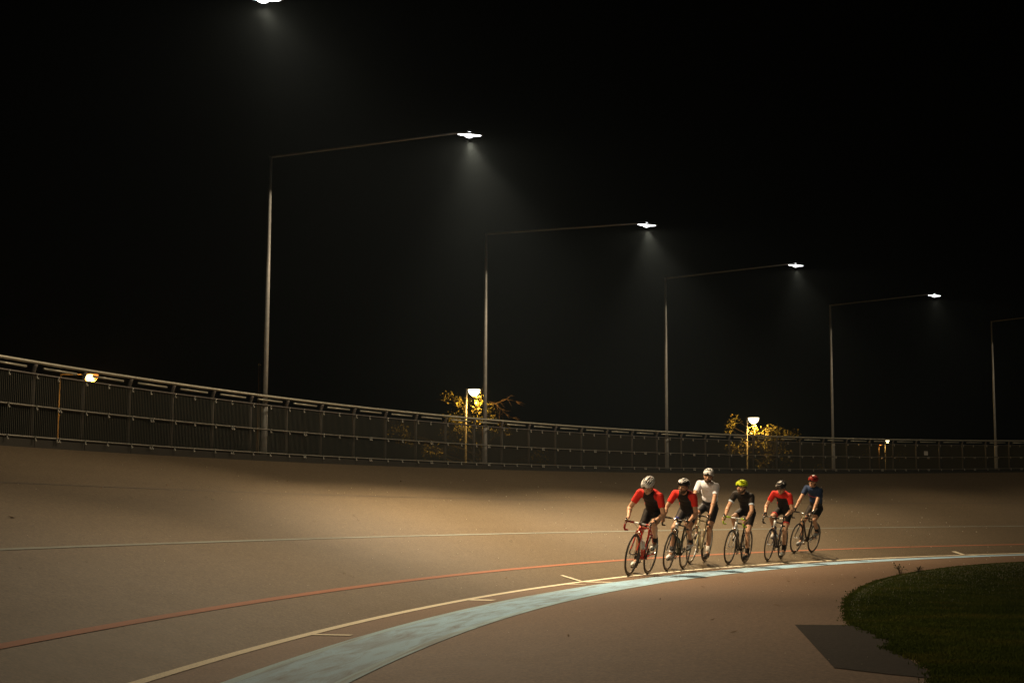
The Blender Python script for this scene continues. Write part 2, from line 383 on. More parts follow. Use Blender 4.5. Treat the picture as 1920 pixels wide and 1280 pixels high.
v = np.stack([base - dx * w[:, None], base + dx * w[:, None], base + dl * (h * lean * .4)[:, None] + dx * (w * .6)[:, None] + np.stack([0 * h, 0 * h, h * .62], 1), base + dl * (h * lean)[:, None] + np.stack([0 * h, 0 * h, h], 1)], 1).reshape(-1, 3)
k = np.arange(n)[:, None] * 4; f = np.concatenate([k + np.array([[0, 1, 2]]), k + np.array([[0, 2, 3]])])
tag(from_np('infield_grass', v, f, M['grass'], None), 'short dark green turf covering the infield island beside the apron', 'grass', kind='stuff')

def weed(px, py, hgt, label):
    p = on_ground(px, py, .012); r = empty('thistle_weed', Matrix.Translation(p)); tag(r, label, 'weed')
    bm = bmesh.new(); leaves = bmesh.new()
    for i in range(7):
        a = random.uniform(0, 6.28); l = random.uniform(.5, 1.0) * hgt; q = V(math.cos(a), math.sin(a), 0) * l * random.uniform(.15, .6)
        pts = [V(0, 0, 0), q * .35 + V(0, 0, l * .5), q + V(0, 0, l)]
        tube(bm, pts, [.004, .003, .002], 5); b3 = bmesh.new(); ball(b3, pts[2], (.010, .010, .013), u=8, v=6); from_bm('flower_head', b3, M['weed'], r)
        for k in range(4):
            t = random.uniform(.15, .85); c = pts[0].lerp(pts[2], t); b = random.uniform(0, 6.28); d = V(math.cos(b), math.sin(b), .3) * random.uniform(.06, .12); sd = V(-d.y, d.x, 0) * .18
            f = leaves.faces.new([leaves.verts.new(c), leaves.verts.new(c + d * .5 + sd), leaves.verts.new(c + d), leaves.verts.new(c + d * .5 - sd)])
    from_bm('stem', bm, M['weed'], r); from_bm('leaf', leaves, M['weed'], r)
weed(1688, 1079, .22, 'tall thistle weed standing up on the far rim of the turf')
weed(1722, 1074, .12, 'low tufted weed just past the tall thistle on the turf rim')
# pale grit and a few dead leaves lying on the asphalt
bm = bmesh.new(); bm2 = bmesh.new()
for i in range(380):
    s = random.uniform(-6, 34); u = random.choice((random.uniform(-7, -1.2), random.uniform(.1, 6.5), random.uniform(.1, 5))); p = P(s, u, .004); t = p.y / 16
    r = random.uniform(.002, .0045) * t
    box(bm, p, (r * 2, r * 1.5, r * 1.4), Matrix.Rotation(random.uniform(0, 3), 3, 'Z'))
for i in range(60):
    s = random.uniform(-4, 30); u = random.uniform(-7, -1.2) if i % 3 else random.uniform(.3, 6); p = P(s, u, .006); a = random.uniform(0, 6.28); l = random.uniform(.02, .045)
    d = V(math.cos(a), math.sin(a), .1) * l; e = V(-d.y, d.x, .004) * .45
    bm2.faces.new([bm2.verts.new(p - d), bm2.verts.new(p + e), bm2.verts.new(p + d + V(0, 0, .012)), bm2.verts.new(p - e)])
tag(from_bm('grit', bm, M['speck']), 'pale grit scattered over the asphalt track', 'grit', kind='stuff')
tag(from_bm('fallen_leaves', bm2, M['dead']), 'small dead leaves scattered over the asphalt', 'leaves', kind='stuff')

# ------------------------------------------------------------------ perimeter fence on the crest
FS0, SP, SPOLE = -3.0, 8.2223 / 7, 9.87715
FM = Matrix.Translation(P(FS0, float(width(FS0)))); fence = empty('perimeter_fence', FM)
tag(fence, 'long grey steel mesh fence with tube rails along the crest of the banked track', 'fence')
FINV = FM.inverted()
def fp(s, z, du=0.0):
    w = float(width(s)); b = P(s, w); o = outward(s); return FINV @ (b + o * du + V(0, 0, z))
i_first = int((FS0 - SPOLE) / SP); posts_s = [SPOLE + .47 * SP + i * SP for i in range(i_first, i_first + 52)]
def rail(name, z, du, r, s0, s1, m, n=8):
    bm = bmesh.new(); k = max(2, int((s1 - s0) / .6) + 1); tube(bm, [fp(s0 + (s1 - s0) * i / (k - 1), z, du) for i in range(k)], r, n); return from_bm(name, bm, m, fence, True)
rail('top_rail', 1.19, .02, .024, posts_s[0] - .3, posts_s[-1] + .3, M['rail'])
rail('upper_mesh_rail', 1.02, -.005, .014, posts_s[0] - .3, posts_s[-1] + .3, M['post'])
rail('middle_rail', .57, -.02, .015, posts_s[0] - .3, posts_s[-1] + .3, M['galv'])
rail('bottom_rail', .14, -.02, .015, posts_s[0] - .3, posts_s[-1] + .3, M['galv'])
pbm = None
def post_mesh():
    bm = bmesh.new(); tube(bm, [V(0, 0, -.05), V(0, 0, .9), V(0, 0, 1.06), V(0, -.02, 1.12), V(0, -.035, 1.165)], [.028, .028, .028, .03, .03], 10)
    box(bm, (0, 0, .02), (.12, .10, .012)); me = bpy.data.meshes.new('post'); bm.to_mesh(me); bm.free(); me.materials.append(M['post'])
    me.polygons.foreach_set('use_smooth', [True] * len(me.polygons)); return me
PM = post_mesh()
def clip_mesh():
    bm = bmesh.new(); box(bm, (0, 0, 0), (.018, .012, .070), bevel=.003); ball(bm, V(0, -.010, -.026), .014, u=10, v=6); ball(bm, V(0, -.010, .026), .011, u=10, v=6)
    me = bpy.data.meshes.new('clip'); bm.to_mesh(me); bm.free(); me.materials.append(M['clip']); return me
CM = clip_mesh()
for i, s in enumerate(posts_s):
    w = float(width(s)); o = outward(s); ang = math.atan2(o.y, o.x) - math.pi / 2
    po = link('post', PM, fence); po.matrix_local = Matrix.Translation(fp(s, 0, .055)) @ Matrix.Rotation(ang, 4, 'Z')
    if i == len(posts_s) - 1: break
    s2 = posts_s[i + 1]
    bm = bmesh.new(); tube(bm, [fp(s + .17 * SP, 1.115, .03), fp((s + s2) / 2, 1.115, .03), fp(s + .83 * SP, 1.115, .03)], .017, 8); from_bm('intermediate_rail', bm, M['rail'], fence, True)
    bm = bmesh.new(); nw = 28
    for k in range(nw):
        q = s + (s2 - s) * (k + .5) / nw; a, b = fp(q, .03, .004), fp(q, 1.03, .004); tube(bm, [a, b], .0048, 3, cap=False)
    for z in (.05, 1.03): tube(bm, [fp(s + .01, z, .012), fp(s2 - .01, z, .012)], .0035, 3, cap=False)
    from_bm('mesh_panel', bm, M['wire'], fence)
    bm = bmesh.new(); c0, c1 = fp(s, .05, -.004), fp(s2 - .01, .05, -.004); d = (c1 - c0); x = d.normalized(); box(bm, (c0 + c1) / 2, (d.length, .018, .13), Matrix((x, V(0, 0, 1).cross(x), V(0, 0, 1))).transposed())
    from_bm('kick_board', bm, M['board'], fence)
    if 1 <= i <= 42:
        for z, zz in ((.57, .548), (.14, .118), (1.0, .985)):
            for t, extra in ((.45, 0), (.98, .0)) if i % 2 else ((.40, .06), (.98, 0)):
                q = s + SP * t
                for e in ((0,) if not extra or z == 1.0 else (0, extra)):
                    c = link('rail_clip', CM, fence); oo = outward(q); an = math.atan2(oo.y, oo.x) - math.pi / 2
                    c.matrix_local = Matrix.Translation(fp(q + e, zz, -.040 if z < .9 else -.026)) @ Matrix.Rotation(an, 4, 'Z')
# small white notice on the mesh
sp_, ss_, uu_ = None, None, None
best = min(np.arange(30, 60, .02), key=lambda s: abs(project(P(s, float(width(s)), .62))[0] - 1735))
bm = bmesh.new(); oo = outward(best); box(bm, (0, 0, 0), (.21, .006, .145), bevel=.002)
nt_ = tag(from_bm('notice_plate', bm, M['notice']), 'small blank pale plate fixed to the fence mesh above the middle rail', 'plate')
nt_.matrix_world = Matrix.Translation(P(best, float(width(best)), .715) - oo * .03) @ Matrix.Rotation(math.atan2(oo.y, oo.x) - math.pi / 2, 4, 'Z')

# ------------------------------------------------------------------ track lamp posts with long arms
HP, ARM = 4.569, 4.285
def light_pole(i, label):
    s = SPOLE + (i - 1) * 8.2223; w = float(width(s)); u = w + .16; b = P(s, w, -.02); o = outward(s); b = b + o * .16
    r = empty('light_pole', Matrix.Translation(b) @ Matrix.Rotation(math.atan2(-o.y, -o.x), 4, 'Z'))      # local +x points in over the track
    tag(r, label, 'lamp post', 'lamp posts along the bend'); zt = 1.19 + HP + .02 + (.15 if i == 0 else 0)
    bm = bmesh.new(); tube(bm, [V(0, 0, -.1), V(0, 0, 1.02), V(0, 0, 1.075)], [.062, .057, .042], 16); from_bm('base_section', bm, M['pole'], r, True)
    bm = bmesh.new(); tube(bm, [V(0, 0, 1.05), V(0, 0, 3.2), V(0, 0, zt)], [.044, .038, .028], 14); box(bm, (0, 0, 1.2), (.02, .1, .1)) if False else None
    from_bm('shaft', bm, M['pole'], r, True)
    bm = bmesh.new(); tube(bm, [V(0, 0, 1.035), V(0, 0, 1.075)], .066, 16); from_bm('collar', bm, M['clip'], r, False)
    zl = zt - .16 + (-.29, .19, -.04, .10, .06, .06)[i]; c = V(ARM + (0, -.16, .07, .06, -.19, -.1)[i], 0, zl); bm = bmesh.new(); tube(bm, [V(-.03, 0, zt - .012), V(.05, 0, zt - .01), V(c.x - .22, 0, zl + .045)], [.024, .024, .017], 10); from_bm('arm', bm, M['arm'], r, True)
    bm = bmesh.new()                                                                                        # flat tapered luminaire housing
    prof_ = [(-.26, .022, .018), (-.20, .035, .022), (-.12, .075, .032), (0, .10, .040), (.11, .085, .032), (.20, .045, .020), (.27, .02, .010)]; rows = []
    for x, wy, hz in prof_:
        rows.append([bm.verts.new(c + V(x, wy * math.cos(t), -.16 * x + max(0, math.sin(t)) * hz + (0 if math.sin(t) >= -.01 else -.008))) for t in [2 * math.pi * k / 14 for k in range(14)]])
    for a_, b_ in zip(rows, rows[1:]):
        for k in range(14): bm.faces.new((a_[k], a_[(k + 1) % 14], b_[(k + 1) % 14], b_[k]))
    bm.faces.new(rows[0][::-1]); bm.faces.new(rows[-1]); bmesh.ops.recalc_face_normals(bm, faces=bm.faces)
    lu = from_bm('luminaire', bm, M['housing'], r, True)
    bm = bmesh.new(); tl = Matrix.Rotation(R(9), 3, 'Y'); ball(bm, c + V(0, 0, -.012), (.088, .066, .056), rot=tl, u=18, v=10); ball(bm, c + V(.01, 0, -.016), (.235, .036, .024), rot=tl, u=18, v=10); from_bm('lens', bm, M['flood'], lu, True)
    for sgn, wt in ((1, FLOOD_W[i][1]), (-1, FLOOD_W[i][0]), (0, FLOOD_W[i][2])):                                               # street optics: one lobe each way along the track, one straight down
        if wt == 0: continue
        ld = bpy.data.lights.new('floodlight', 'SPOT'); ld.energy = wt; ld.color = FLOOD; ld.spot_size = R(90 if sgn else 74); ld.spot_blend = 1.0; ld.shadow_soft_size = .03
        lo = bpy.data.objects.new('floodlight', ld); COL.objects.link(lo); lo.parent = r; lo.location = c + V(0.02, 0, -.15)
        dv = V(math.tan(R((34 if sgn < 0 else 26) if i == 0 else (15 if sgn == 0 else 22))), sgn * math.tan(R(44)), -1); lo.rotation_mode = 'QUATERNION'; lo.rotation_quaternion = dv.to_track_quat('-Z', 'Y')
        if sgn == 0: lo.scale = (2.0, 1, 1)
    ld = bpy.data.lights.new('floodlight_spill', 'SPOT'); ld.energy = (360, 460, 400, 250, 140, 105)[i]; ld.color = FLOOD; ld.spot_size = R(166); ld.spot_blend = .05; ld.shadow_soft_size = .03
    lo = bpy.data.objects.new('floodlight_spill', ld); COL.objects.link(lo); lo.parent = r; lo.location = c + V(0.02, 0, -.15)
PL = ['tall grey lamp post holding its lit head over the banking before the orange-lit column',
      'tall grey lamp post beside the slim orange-lit column behind the fence',
      'tall grey lamp post in front of the dome park lamp and its bare branch',
      'tall grey lamp post between the two lit dome park lamps, nearest the second',
      'tall grey lamp post just past the bushy tree of the second dome lamp',
      'tall grey lamp post beyond the small blank plate on the fence mesh']
for i in range(6): light_pole(i, PL[i])

# ------------------------------------------------------------------ park lamps and trees beyond the fence
def park_lamp(name, px, py, d, lens, lcol, watts, label, flip=1, size=.25, group='park lamps beyond the fence', colm='column', glare_core=None, reach=None):
    c = at_depth(px, py, d); r = empty(name, Matrix.Translation((c.x, c.y, -.06))); tag(r, label, 'park lamp', group); H = c.z + .06
    bm = bmesh.new(); q = V(-flip * (reach or size + .06), 0, 0)
    tube(bm, [q + V(0, 0, -.1), q + V(0, 0, .9), q + V(0, 0, .95), q + V(0, 0, H + .02)], [.07, .07, .05, .042], 12); from_bm('column', bm, M[colm], r, True)
    bm = bmesh.new(); tube(bm, [q + V(-flip * .03, 0, H + .035), V(0, 0, H + .04)], .03, 8); from_bm('bracket', bm, M['column'], r)
    bm = bmesh.new(); tube(bm, [V(0, 0, H + .02), V(0, 0, H + .05), V(0, 0, H + .085)], [size * 1.03, size, size * .35], 24); from_bm('cap', bm, M['housing'], r)
    if lens is not None:
        bm = bmesh.new(); n = 20; rows = [[bm.verts.new(V(size * .95 * math.cos(t) * math.cos(p), size * .95 * math.sin(t) * math.cos(p), H + .018 - size * 1.0 * math.sin(p))) for t in [2 * math.pi * k / n for k in range(n)]] for p in [0, .3, .6, .9, 1.2, 1.45]]
        for a_, b_ in zip(rows, rows[1:]):
            for k in range(n): bm.faces.new((a_[k], a_[(k + 1) % n], b_[(k + 1) % n], b_[k]))
        bm.faces.new(rows[-1]); bmesh.ops.recalc_face_normals(bm, faces=bm.faces); bo = from_bm('bowl', bm, lens, r, True)
        if glare_core is not None:
            bm = bmesh.new(); ball(bm, V(.03, -size * .72, H - size * .40), (size * .52, size * .40, size * .46), u=14, v=10); from_bm('glare_core', bm, glare_core, bo, True)  # added glowing core for the white centre of the orange glare
        ld = bpy.data.lights.new('park_light', 'POINT'); ld.energy = watts; ld.color = lcol; ld.shadow_soft_size = .12
        lo = bpy.data.objects.new('park_light', ld); COL.objects.link(lo); lo.parent = r; lo.location = (0, 0, H - size - .16)
    return c
YEL, ORA = (1.0, .62, .16), (1.0, .42, .07)
park_lamp('park_lamp', 889, 731, 59, M['dome_y'], YEL, 320, 'lit dome park lamp on a yellow column among the leaves of a half-bare tree')
park_lamp('park_lamp', 1413, 784, 67, M['dome_y'], YEL, 320, 'lit dome park lamp beside a bushy yellow-lit tree')
park_lamp('park_lamp', 170, 703, 52, M['dome_o'], ORA, 380, 'glaring orange sodium park lamp seen over the top rail', flip=1, size=.27, colm='board', glare_core=M['glare_core'], reach=1.05)
park_lamp('park_lamp', 1664, 826, 145, M['dome_y'], YEL, 60, 'far pale park lamp just under the top rail', size=.20)
park_lamp('park_lamp', 1651, 833, 160, M['dome_o'], ORA, 30, 'far dim orange park lamp just under the top rail', size=.13)
c = at_depth(487, 682, 50); r = empty('slim_column', Matrix.Translation((c.x, c.y, -.06))); tag(r, 'slim unlit column catching orange light behind the fence', 'column')
bm = bmesh.new(); tube(bm, [V(0, 0, -.1), V(0, 0, 2.4), V(0, 0, c.z)], [.055, .04, .03], 12); from_bm('shaft', bm, M['column'], r, True)
bm = bmesh.new(); tube(bm, [V(0, 0, c.z), V(0, 0, c.z + .05), V(0, 0, c.z + .08)], [.034, .036, .012], 10); from_bm('cap', bm, M['housing'], r)

def tree(px, d, height, spread, clumps, label, seed, bare=(), dens=80, leaf=.10, nrand=6):
    rr = random.Random(seed); g = at_depth(px, 930, d); r = empty('park_tree', Matrix.Translation((g.x, g.y, -.06))); tag(r, label, 'tree', 'trees beyond the fence')
    loc = lambda p: Vector(p) - Vector((g.x, g.y, -.06))
    bm = bmesh.new(); tp = V(rr.uniform(-.2, .2), rr.uniform(-.2, .2), height * .55); tube(bm, [V(0, 0, -.1), V(.05, 0, height * .25), tp, tp + V(.1, .1, height * .35)], [.20, .16, .11, .03], 10)
    pts = [loc(at_depth(x, y, d + dd)) for x, y, dd, _ in clumps]; rads = [q[3] * .8 for q in clumps]
    for k in range(nrand):
        a = rr.uniform(0, 6.28); z = height * rr.uniform(.35, 1.0); q = spread * math.sqrt(rr.random()) * math.sin(min(1, (1.1 - z / height) * 2.2) * 1.4)
        pts.append(V(math.cos(a) * q, math.sin(a) * q + 1.4, z)); rads.append(rr.uniform(.3, .6))
    for q in pts:
        z0 = max(.8, min(q.z * .75, height * .8)); st = V(0, 0, z0) + V(rr.uniform(-.05, .05), 0, 0); mid = st.lerp(q, .55) + V(rr.uniform(-.25, .25), rr.uniform(-.25, .25), rr.uniform(-.1, .25))
        tube(bm, [st, st.lerp(mid, .5) + V(0, 0, .06), mid, q], [.04, .028, .014, .005], 6)
        for _ in range(1):
            e = q + V(rr.uniform(-.5, .5), rr.uniform(-.5, .5), rr.uniform(-.3, .4)); tube(bm, [mid, mid.lerp(e, .6) + V(0, 0, .05), e], [.012, .008, .004], 4)
    from_bm('trunk', bm, M['bark'], r, True)
    for b in bare:
        bm = bmesh.new(); main = [loc(at_depth(x, y, d + dd)) for x, y, dd in b]; tube(bm, main, [.04 - .03 * i / (len(main) - 1) for i in range(len(main))], 6)
        for q in main[1:]:
            for _ in range(4):
                e = q + V(rr.uniform(-.05, .4), rr.uniform(-.2, .2), rr.uniform(-.3, .2)); m2 = q.lerp(e, .5) + V(0, 0, rr.uniform(-.08, .1)); tube(bm, [q, m2, e], [.014, .010, .005], 5)
        from_bm('bare_branch', bm, M['bark_lit'], r, True)
    vs, fs = [], []
    for q, rad in zip(pts, rads):
        for _ in range(int(dens * (rad / .4) ** 1.6)):
            o = V(rr.gauss(0, 1), rr.gauss(0, 1), rr.gauss(0, .8)); o = o.normalized() * rad * rr.random() ** .45; c = q + o
            a = V(rr.gauss(0, 1), rr.gauss(0, 1), rr.gauss(0, .6) - .4).normalized(); b = a.cross(V(rr.gauss(0, 1), rr.gauss(0, 1), rr.gauss(0, 1))).normalized(); l = leaf * rr.uniform(.6, 1.25); n_ = a.cross(b)
            k = len(vs); vs += [c - a * l * .5, c + b * l * .36 + n_ * l * .08, c + a * l * .5, c - b * l * .36 + n_ * l * .08]; fs += [(k, k + 1, k + 2), (k, k + 2, k + 3)]
    from_np('crown', vs, fs, M['leaf'], r)
tree(905, 61, 5.4, 2.6, [(852, 748, -1.2, .40), (838, 742, -.8, .35), (863, 756, -1, .3), (885, 738, -1.6, .2), (900, 742, -1.9, .22), (893, 765, -1.6, .35), (898, 756, -1.8, .3), (921, 773, -1.4, .38), (916, 766, -1.4, .3), (898, 790, -1.5, .4), (885, 800, -1.2, .35), (862, 800, -1, .4), (866, 812, -1, .45), (925, 803, -1.2, .35),
                         (812, 848, -1, .55), (800, 838, -1, .4), (860, 782, -.5, .5), (895, 838, -1, .2), (845, 785, 0, .5), (745, 805, .5, .6), (760, 825, .3, .5), (950, 808, -1, .3), (880, 748, .6, .3)],
     'half-bare tree wrapped round the dome lamp, its leaves lit yellow', 3, bare=[[(915, 752, 0), (930, 757, -.8), (942, 768, -.9), (950, 778, -.9), (962, 783, -.9)], [(912, 760, 0), (936, 754, -.5), (950, 748, -.5), (968, 752, -.4)], [(938, 766, -.9), (936, 780, -1), (937, 800, -1)]])
tree(1448, 69, 4.9, 2.8, [(1440, 806, -2.1, .45), (1434, 812, -2.2, .35), (1450, 811, -2.1, .45), (1455, 803, -1.8, .3), (1442, 816, -2.1, .3), (1466, 810, -1.6, .35), (1413, 808, -2.0, .35), (1418, 812, -1.8, .3), (1370, 797, -1, .35), (1367, 803, -1, .3), (1380, 785, -.6, .4), (1492, 816, -.6, .4), (1478, 812, -1, .3),
                          (1385, 836, -1.6, .55), (1403, 836, -1.6, .4), (1428, 833, -1.8, .45), (1438, 830, -1.6, .35), (1436, 860, -1.6, .45), (1440, 852, -1.6, .4), (1429, 868, -1.6, .3), (1480, 850, -1, .2), (1466, 845, -1, .4), (1475, 862, -.8, .4), (1370, 842, -1, .35)],
     'bushy tree below the second dome lamp, leaves glowing yellow', 5)
tree(1640, 140, 4.6, 2.6, [(1656, 853, -3, .5), (1655, 858, -3, .4), (1690, 856, -2, .7), (1625, 850, -1, .6)], 'dim far tree under the far pale park lamp', 9, dens=30, leaf=.16)
# ------------------------------------------------------------------ bicycles
BLK = mat('black_rubber', (.012, .012, .012), .55); DRK = mat('black_anodised', (.018, .018, .019), .35, .3); SIL = mat('polished_alloy', (.78, .78, .76), .2, 1.0)
RIMM = mat('dark_rim', (.03, .03, .032), .32, .4); SPK = mat('spoke_steel', (.35, .35, .35), .3, .9); WHT = mat('white_gloss', (.78, .77, .74), .3, coat=.4)
CHN = mat('chain_steel', (.16, .15, .13), .4, .9)
def paint(n, c, r=.28): return mat(n, c, r, 0, .5, coat=.5)
def ring(bm, c, rad, pts, n=40, mi=0):
    """revolve a closed cross-section (radial offset, y) about the y axis through c"""
    rows = []
    for i in range(n):
        t = 2 * math.pi * i / n; rows.append([bm.verts.new(Vector(c) + V(math.cos(t) * (rad + a), b, math.sin(t) * (rad + a))) for a, b in pts])
    m = len(pts)
    for i in range(n):
        a, b = rows[i], rows[(i + 1) % n]
        for k in range(m): bm.faces.new((a[k], b[k], b[(k + 1) % m], a[(k + 1) % m])).material_index = mi
def arc(c, r, a0, a1, y, n=8): return [V(c[0] + r * math.cos(R(a0 + (a1 - a0) * i / n)), y, c[1] + r * math.sin(R(a0 + (a1 - a0) * i / n))) for i in range(n + 1)]
_tb = bmesh.new(); ring(_tb, (0, 0, 0), .3235, [(.0125 * math.cos(t), .0125 * math.sin(t)) for t in [2 * math.pi * k / 10 for k in range(10)]], 56)
TYRE = bpy.data.meshes.new('tyre'); _tb.to_mesh(TYRE); _tb.free(); TYRE.materials.append(BLK); TYRE.polygons.foreach_set('use_smooth', [True] * len(TYRE.polygons))
def rim_mesh(m):
    b = bmesh.new(); ring(b, (0, 0, 0), .300, [(.016, -.010), (.016, .010), (-.004, .0105), (-.014, .004), (-.014, -.004), (-.004, -.0105)], 56); me = bpy.data.meshes.new('wheel'); b.to_mesh(me); b.free(); me.materials.append(m); return me
RIM_D, RIM_S = rim_mesh(RIMM), rim_mesh(mat('silver_rim', (.5, .5, .49), .3, .9))
_tb = bmesh.new()
for i in range(24):
    t = 2 * math.pi * i / 24; t2 = t + (.5 if i % 2 else -.5); sy = .028 if (i // 2) % 2 else -.028
    tube(_tb, [V(math.cos(t2) * .02, sy, math.sin(t2) * .02), V(math.cos(t) * .288, 0, math.sin(t) * .288)], .0013, 4, cap=False)
SPOKE = bpy.data.meshes.new('spokes'); _tb.to_mesh(SPOKE); _tb.free(); SPOKE.materials.append(SPK)
_tb = bmesh.new(); tube(_tb, [V(0, -.05, 0), V(0, -.034, 0), V(0, -.03, 0), V(0, -.022, 0), V(0, .022, 0), V(0, .03, 0), V(0, .034, 0), V(0, .05, 0)], [.009, .01, .022, .014, .014, .022, .01, .009], 14)
tube(_tb, [V(0, .05, 0), V(0, .062, 0), V(.03, .066, .012)], [.008, .007, .005], 6)
HUB = bpy.data.meshes.new('hub'); _tb.to_mesh(HUB); _tb.free(); HUB.materials.append(SIL)
RA, FA, BBK = V(-.495, 0, .336), V(.495, 0, .336), V(-.085, 0, .268)
def axis_x(z): return .448 - (z - .336) / math.tan(R(73))
def bicycle(mw, label, C, crank):
    r = empty('bicycle', mw); tag(r, label, 'bicycle', 'racing bicycles on the track')
    for ax in (FA, RA):
        w = link('wheel', RIM_S if C.get('silver_rim') else RIM_D, r); w.location = ax; w.rotation_euler = (0, random.uniform(0, 6), 0)
        for nm, me in (('tyre', TYRE), ('hub', HUB), ('spokes', SPOKE)): link(nm, me, w)
    seat_top = BBK + V(-.205, 0, .62); clamp = BBK + V(-.152, 0, .50); ht, hb = V(axis_x(.855 - C.get('drop', .035) * .7), 0, .855 - C.get('drop', .035) * .7), V(axis_x(.715), 0, .715); tt = V(-.225, 0, .755)
    bm = bmesh.new()
    tube(bm, [hb + (ht - hb) * -.05, ht], .024, 12); tube(bm, [tt, ht + V(-.005, 0, -.035)], [.015, .017], 10); tube(bm, [BBK, hb + V(-.005, 0, .03)], [.023, .022], 10); tube(bm, [BBK, BBK + V(-.158, 0, .54)], [.017, .0165], 10)
    tube(bm, [BBK + V(0, -.034, 0), BBK + V(0, .034, 0)], .023, 14)
    for s in (-1, 1):
        tube(bm, [RA + V(0, s * .062, 0), RA + V(.15, s * .036, .0 - .02), BBK + V(0, s * .018, 0)], [.008, .010, .011], 8); tube(bm, [RA + V(0, s * .062, 0), RA + V(.14, s * .036, .20), tt + V(0, s * .012, -.03)], [.007, .008, .009], 8)
        box(bm, RA + V(.004, s * .062, 0), (.035, .005, .04), bevel=.002)
    fr = from_bm('frame', bm, C['frame'], r, True)
    if C.get('head'):
        b2 = bmesh.new(); tube(b2, [hb.lerp(ht, .06), hb.lerp(ht, .94)], .0252, 12); from_bm('head_tube_panel', b2, C['head'], fr, True)
    if C.get('panel'):
        b2 = bmesh.new(); tube(b2, [BBK.lerp(hb, .35), BBK.lerp(hb, .75)], .0237, 10); from_bm('down_tube_panel', b2, C['panel'], fr, True)
    bm = bmesh.new(); crown = V(axis_x(.70), 0, .70)
    tube(bm, [crown + V(0, -.05, -.005), crown + V(0, 0, .012), crown + V(0, .05, -.005)], [.014, .019, .014], 8)
    for s in (-1, 1): tube(bm, [crown + V(0, s * .045, 0), V(axis_x(.52), s * .05, .52), FA + V(-.012, s * .052, .06), FA + V(0, s * .052, 0)], [.0145, .013, .010, .008], 8)
    fk = from_bm('fork', bm, C['fork'], r, True)
    if C.get('fork_tip'):
        b2 = bmesh.new()
        for s in (-1, 1): tube(b2, [V(axis_x(.50) + .004, s * .0505, .49), FA + V(-.012, s * .052, .06), FA + V(0, s * .052, -.006)], [.0142, .0112, .0092], 8)
        from_bm('fork_tips', b2, C['fork_tip'], fk, True)
    bm = bmesh.new(); tube(bm, [ht, V(axis_x(.905), 0, .905 - C.get('drop', .035) * .6)], .021, 12); bc = V(.362, 0, .925 - C.get('drop', .035)); tube(bm, [V(axis_x(.90), 0, .90 - C.get('drop', .035) * .6), bc], [.018, .017], 10); tube(bm, [bc + V(0, -.022, 0), bc + V(0, .022, 0)], .021, 10); st = from_bm('stem', bm, C.get('stem', DRK), r, True)
    if C.get('cap'):
        b2 = bmesh.new(); tube(b2, [V(axis_x(.905), 0, .905 - C.get('drop', .035) * .6), V(axis_x(.92), 0, .925 - C.get('drop', .035) * .6)], [.024, .020], 12); box(b2, bc + V(-.02, 0, .03), (.05, .045, .022), bevel=.005); from_bm('headset_cap', b2, C['cap'], st)
    bm = bmesh.new(); tube(bm, [bc + V(0, -.13, 0), bc + V(0, .13, 0)], .0135, 10); hbm = from_bm('handlebar', bm, C.get('bar', DRK), r, True)
    for s in (-1, 1):
        y = s * .205; bm = bmesh.new()
        pts = [bc + V(0, s * .10, 0), bc + V(0, s * .17, 0), bc + V(.012, s * .196, 0), bc + V(.04, y, -.002), bc + V(.075, y, -.008)] + [V(p.x, y, p.z) for p in arc((bc.x + .075, bc.z - .073), .065, 80, -80, y, 7)] + [bc + V(.03, y, -.137), bc + V(-.05, s * .21, -.142)]
        tube(bm, pts, .0162, 9); tp = from_bm('bar_tape', bm, C['tape'], hbm, True)
        if C.get('tape2'):
            b2 = bmesh.new(); tube(b2, pts[0:3], .0168, 9); from_bm('bar_tape_top', b2, C['tape2'], hbm, True)
        bm = bmesh.new(); tube(bm, [pts[-1], pts[-1] + V(-.012, 0, 0)], .0165, 10); from_bm('end_plug', bm, WHT, hbm)
        bm = bmesh.new(); h0 = bc + V(.055, y, .004); tube(bm, [h0 + V(-.02, 0, 0), h0 + V(.03, 0, .012), h0 + V(.065, 0, .03), h0 + V(.078, 0, .052)], [.016, .019, .018, .012], 10); hd = from_bm('brake_hood', bm, C.get('hood', DRK), r, True)
        bm = bmesh.new(); tube(bm, [h0 + V(.072, 0, .035), h0 + V(.092, 0, .0), h0 + V(.088, 0, -.05), h0 + V(.072, s * .006, -.10)], [.009, .009, .008, .006], 7); from_bm('brake_lever', bm, SIL, hd, True)
    bm = bmesh.new(); tube(bm, [BBK + V(-.15, 0, .50), BBK + V(-.205, 0, .695)], .0137, 10); from_bm('seatpost', bm, C.get('post', DRK), r, True)
    bm = bmesh.new()                                                     # saddle: wide tail, slim nose
    rows = []
    for x, wy, z, h in ((-.435, .045, .993, .02), (-.425, .066, 1.0, .03), (-.38, .072, 1.0, .034), (-.33, .058, .994, .034), (-.27, .034, .99, .032), (-.2, .021, .988, .028), (-.165, .013, .983, .02)):
        rows.append([bm.verts.new(V(x, wy * math.cos(t), z - h * .5 + h * .5 * math.sin(t))) for t in [2 * math.pi * k / 12 for k in range(12)]])
    for a, b in zip(rows, rows[1:]):
        for k in range(12): bm.faces.new((a[k], a[(k + 1) % 12], b[(k + 1) % 12], b[k]))
    bm.faces.new(rows[0][::-1]); bm.faces.new(rows[-1]); from_bm('saddle', bm, C.get('saddle', DRK), r, True)
    # crankset, pedals, chain, brakes, derailleur
    cs = V(math.cos(crank), 0, math.sin(crank)) * .17; bm = bmesh.new(); ring(bm, BBK + V(0, -.045, 0), .095, [(.004, -.002), (.004, .002), (-.02, .002), (-.02, -.002)], 32)
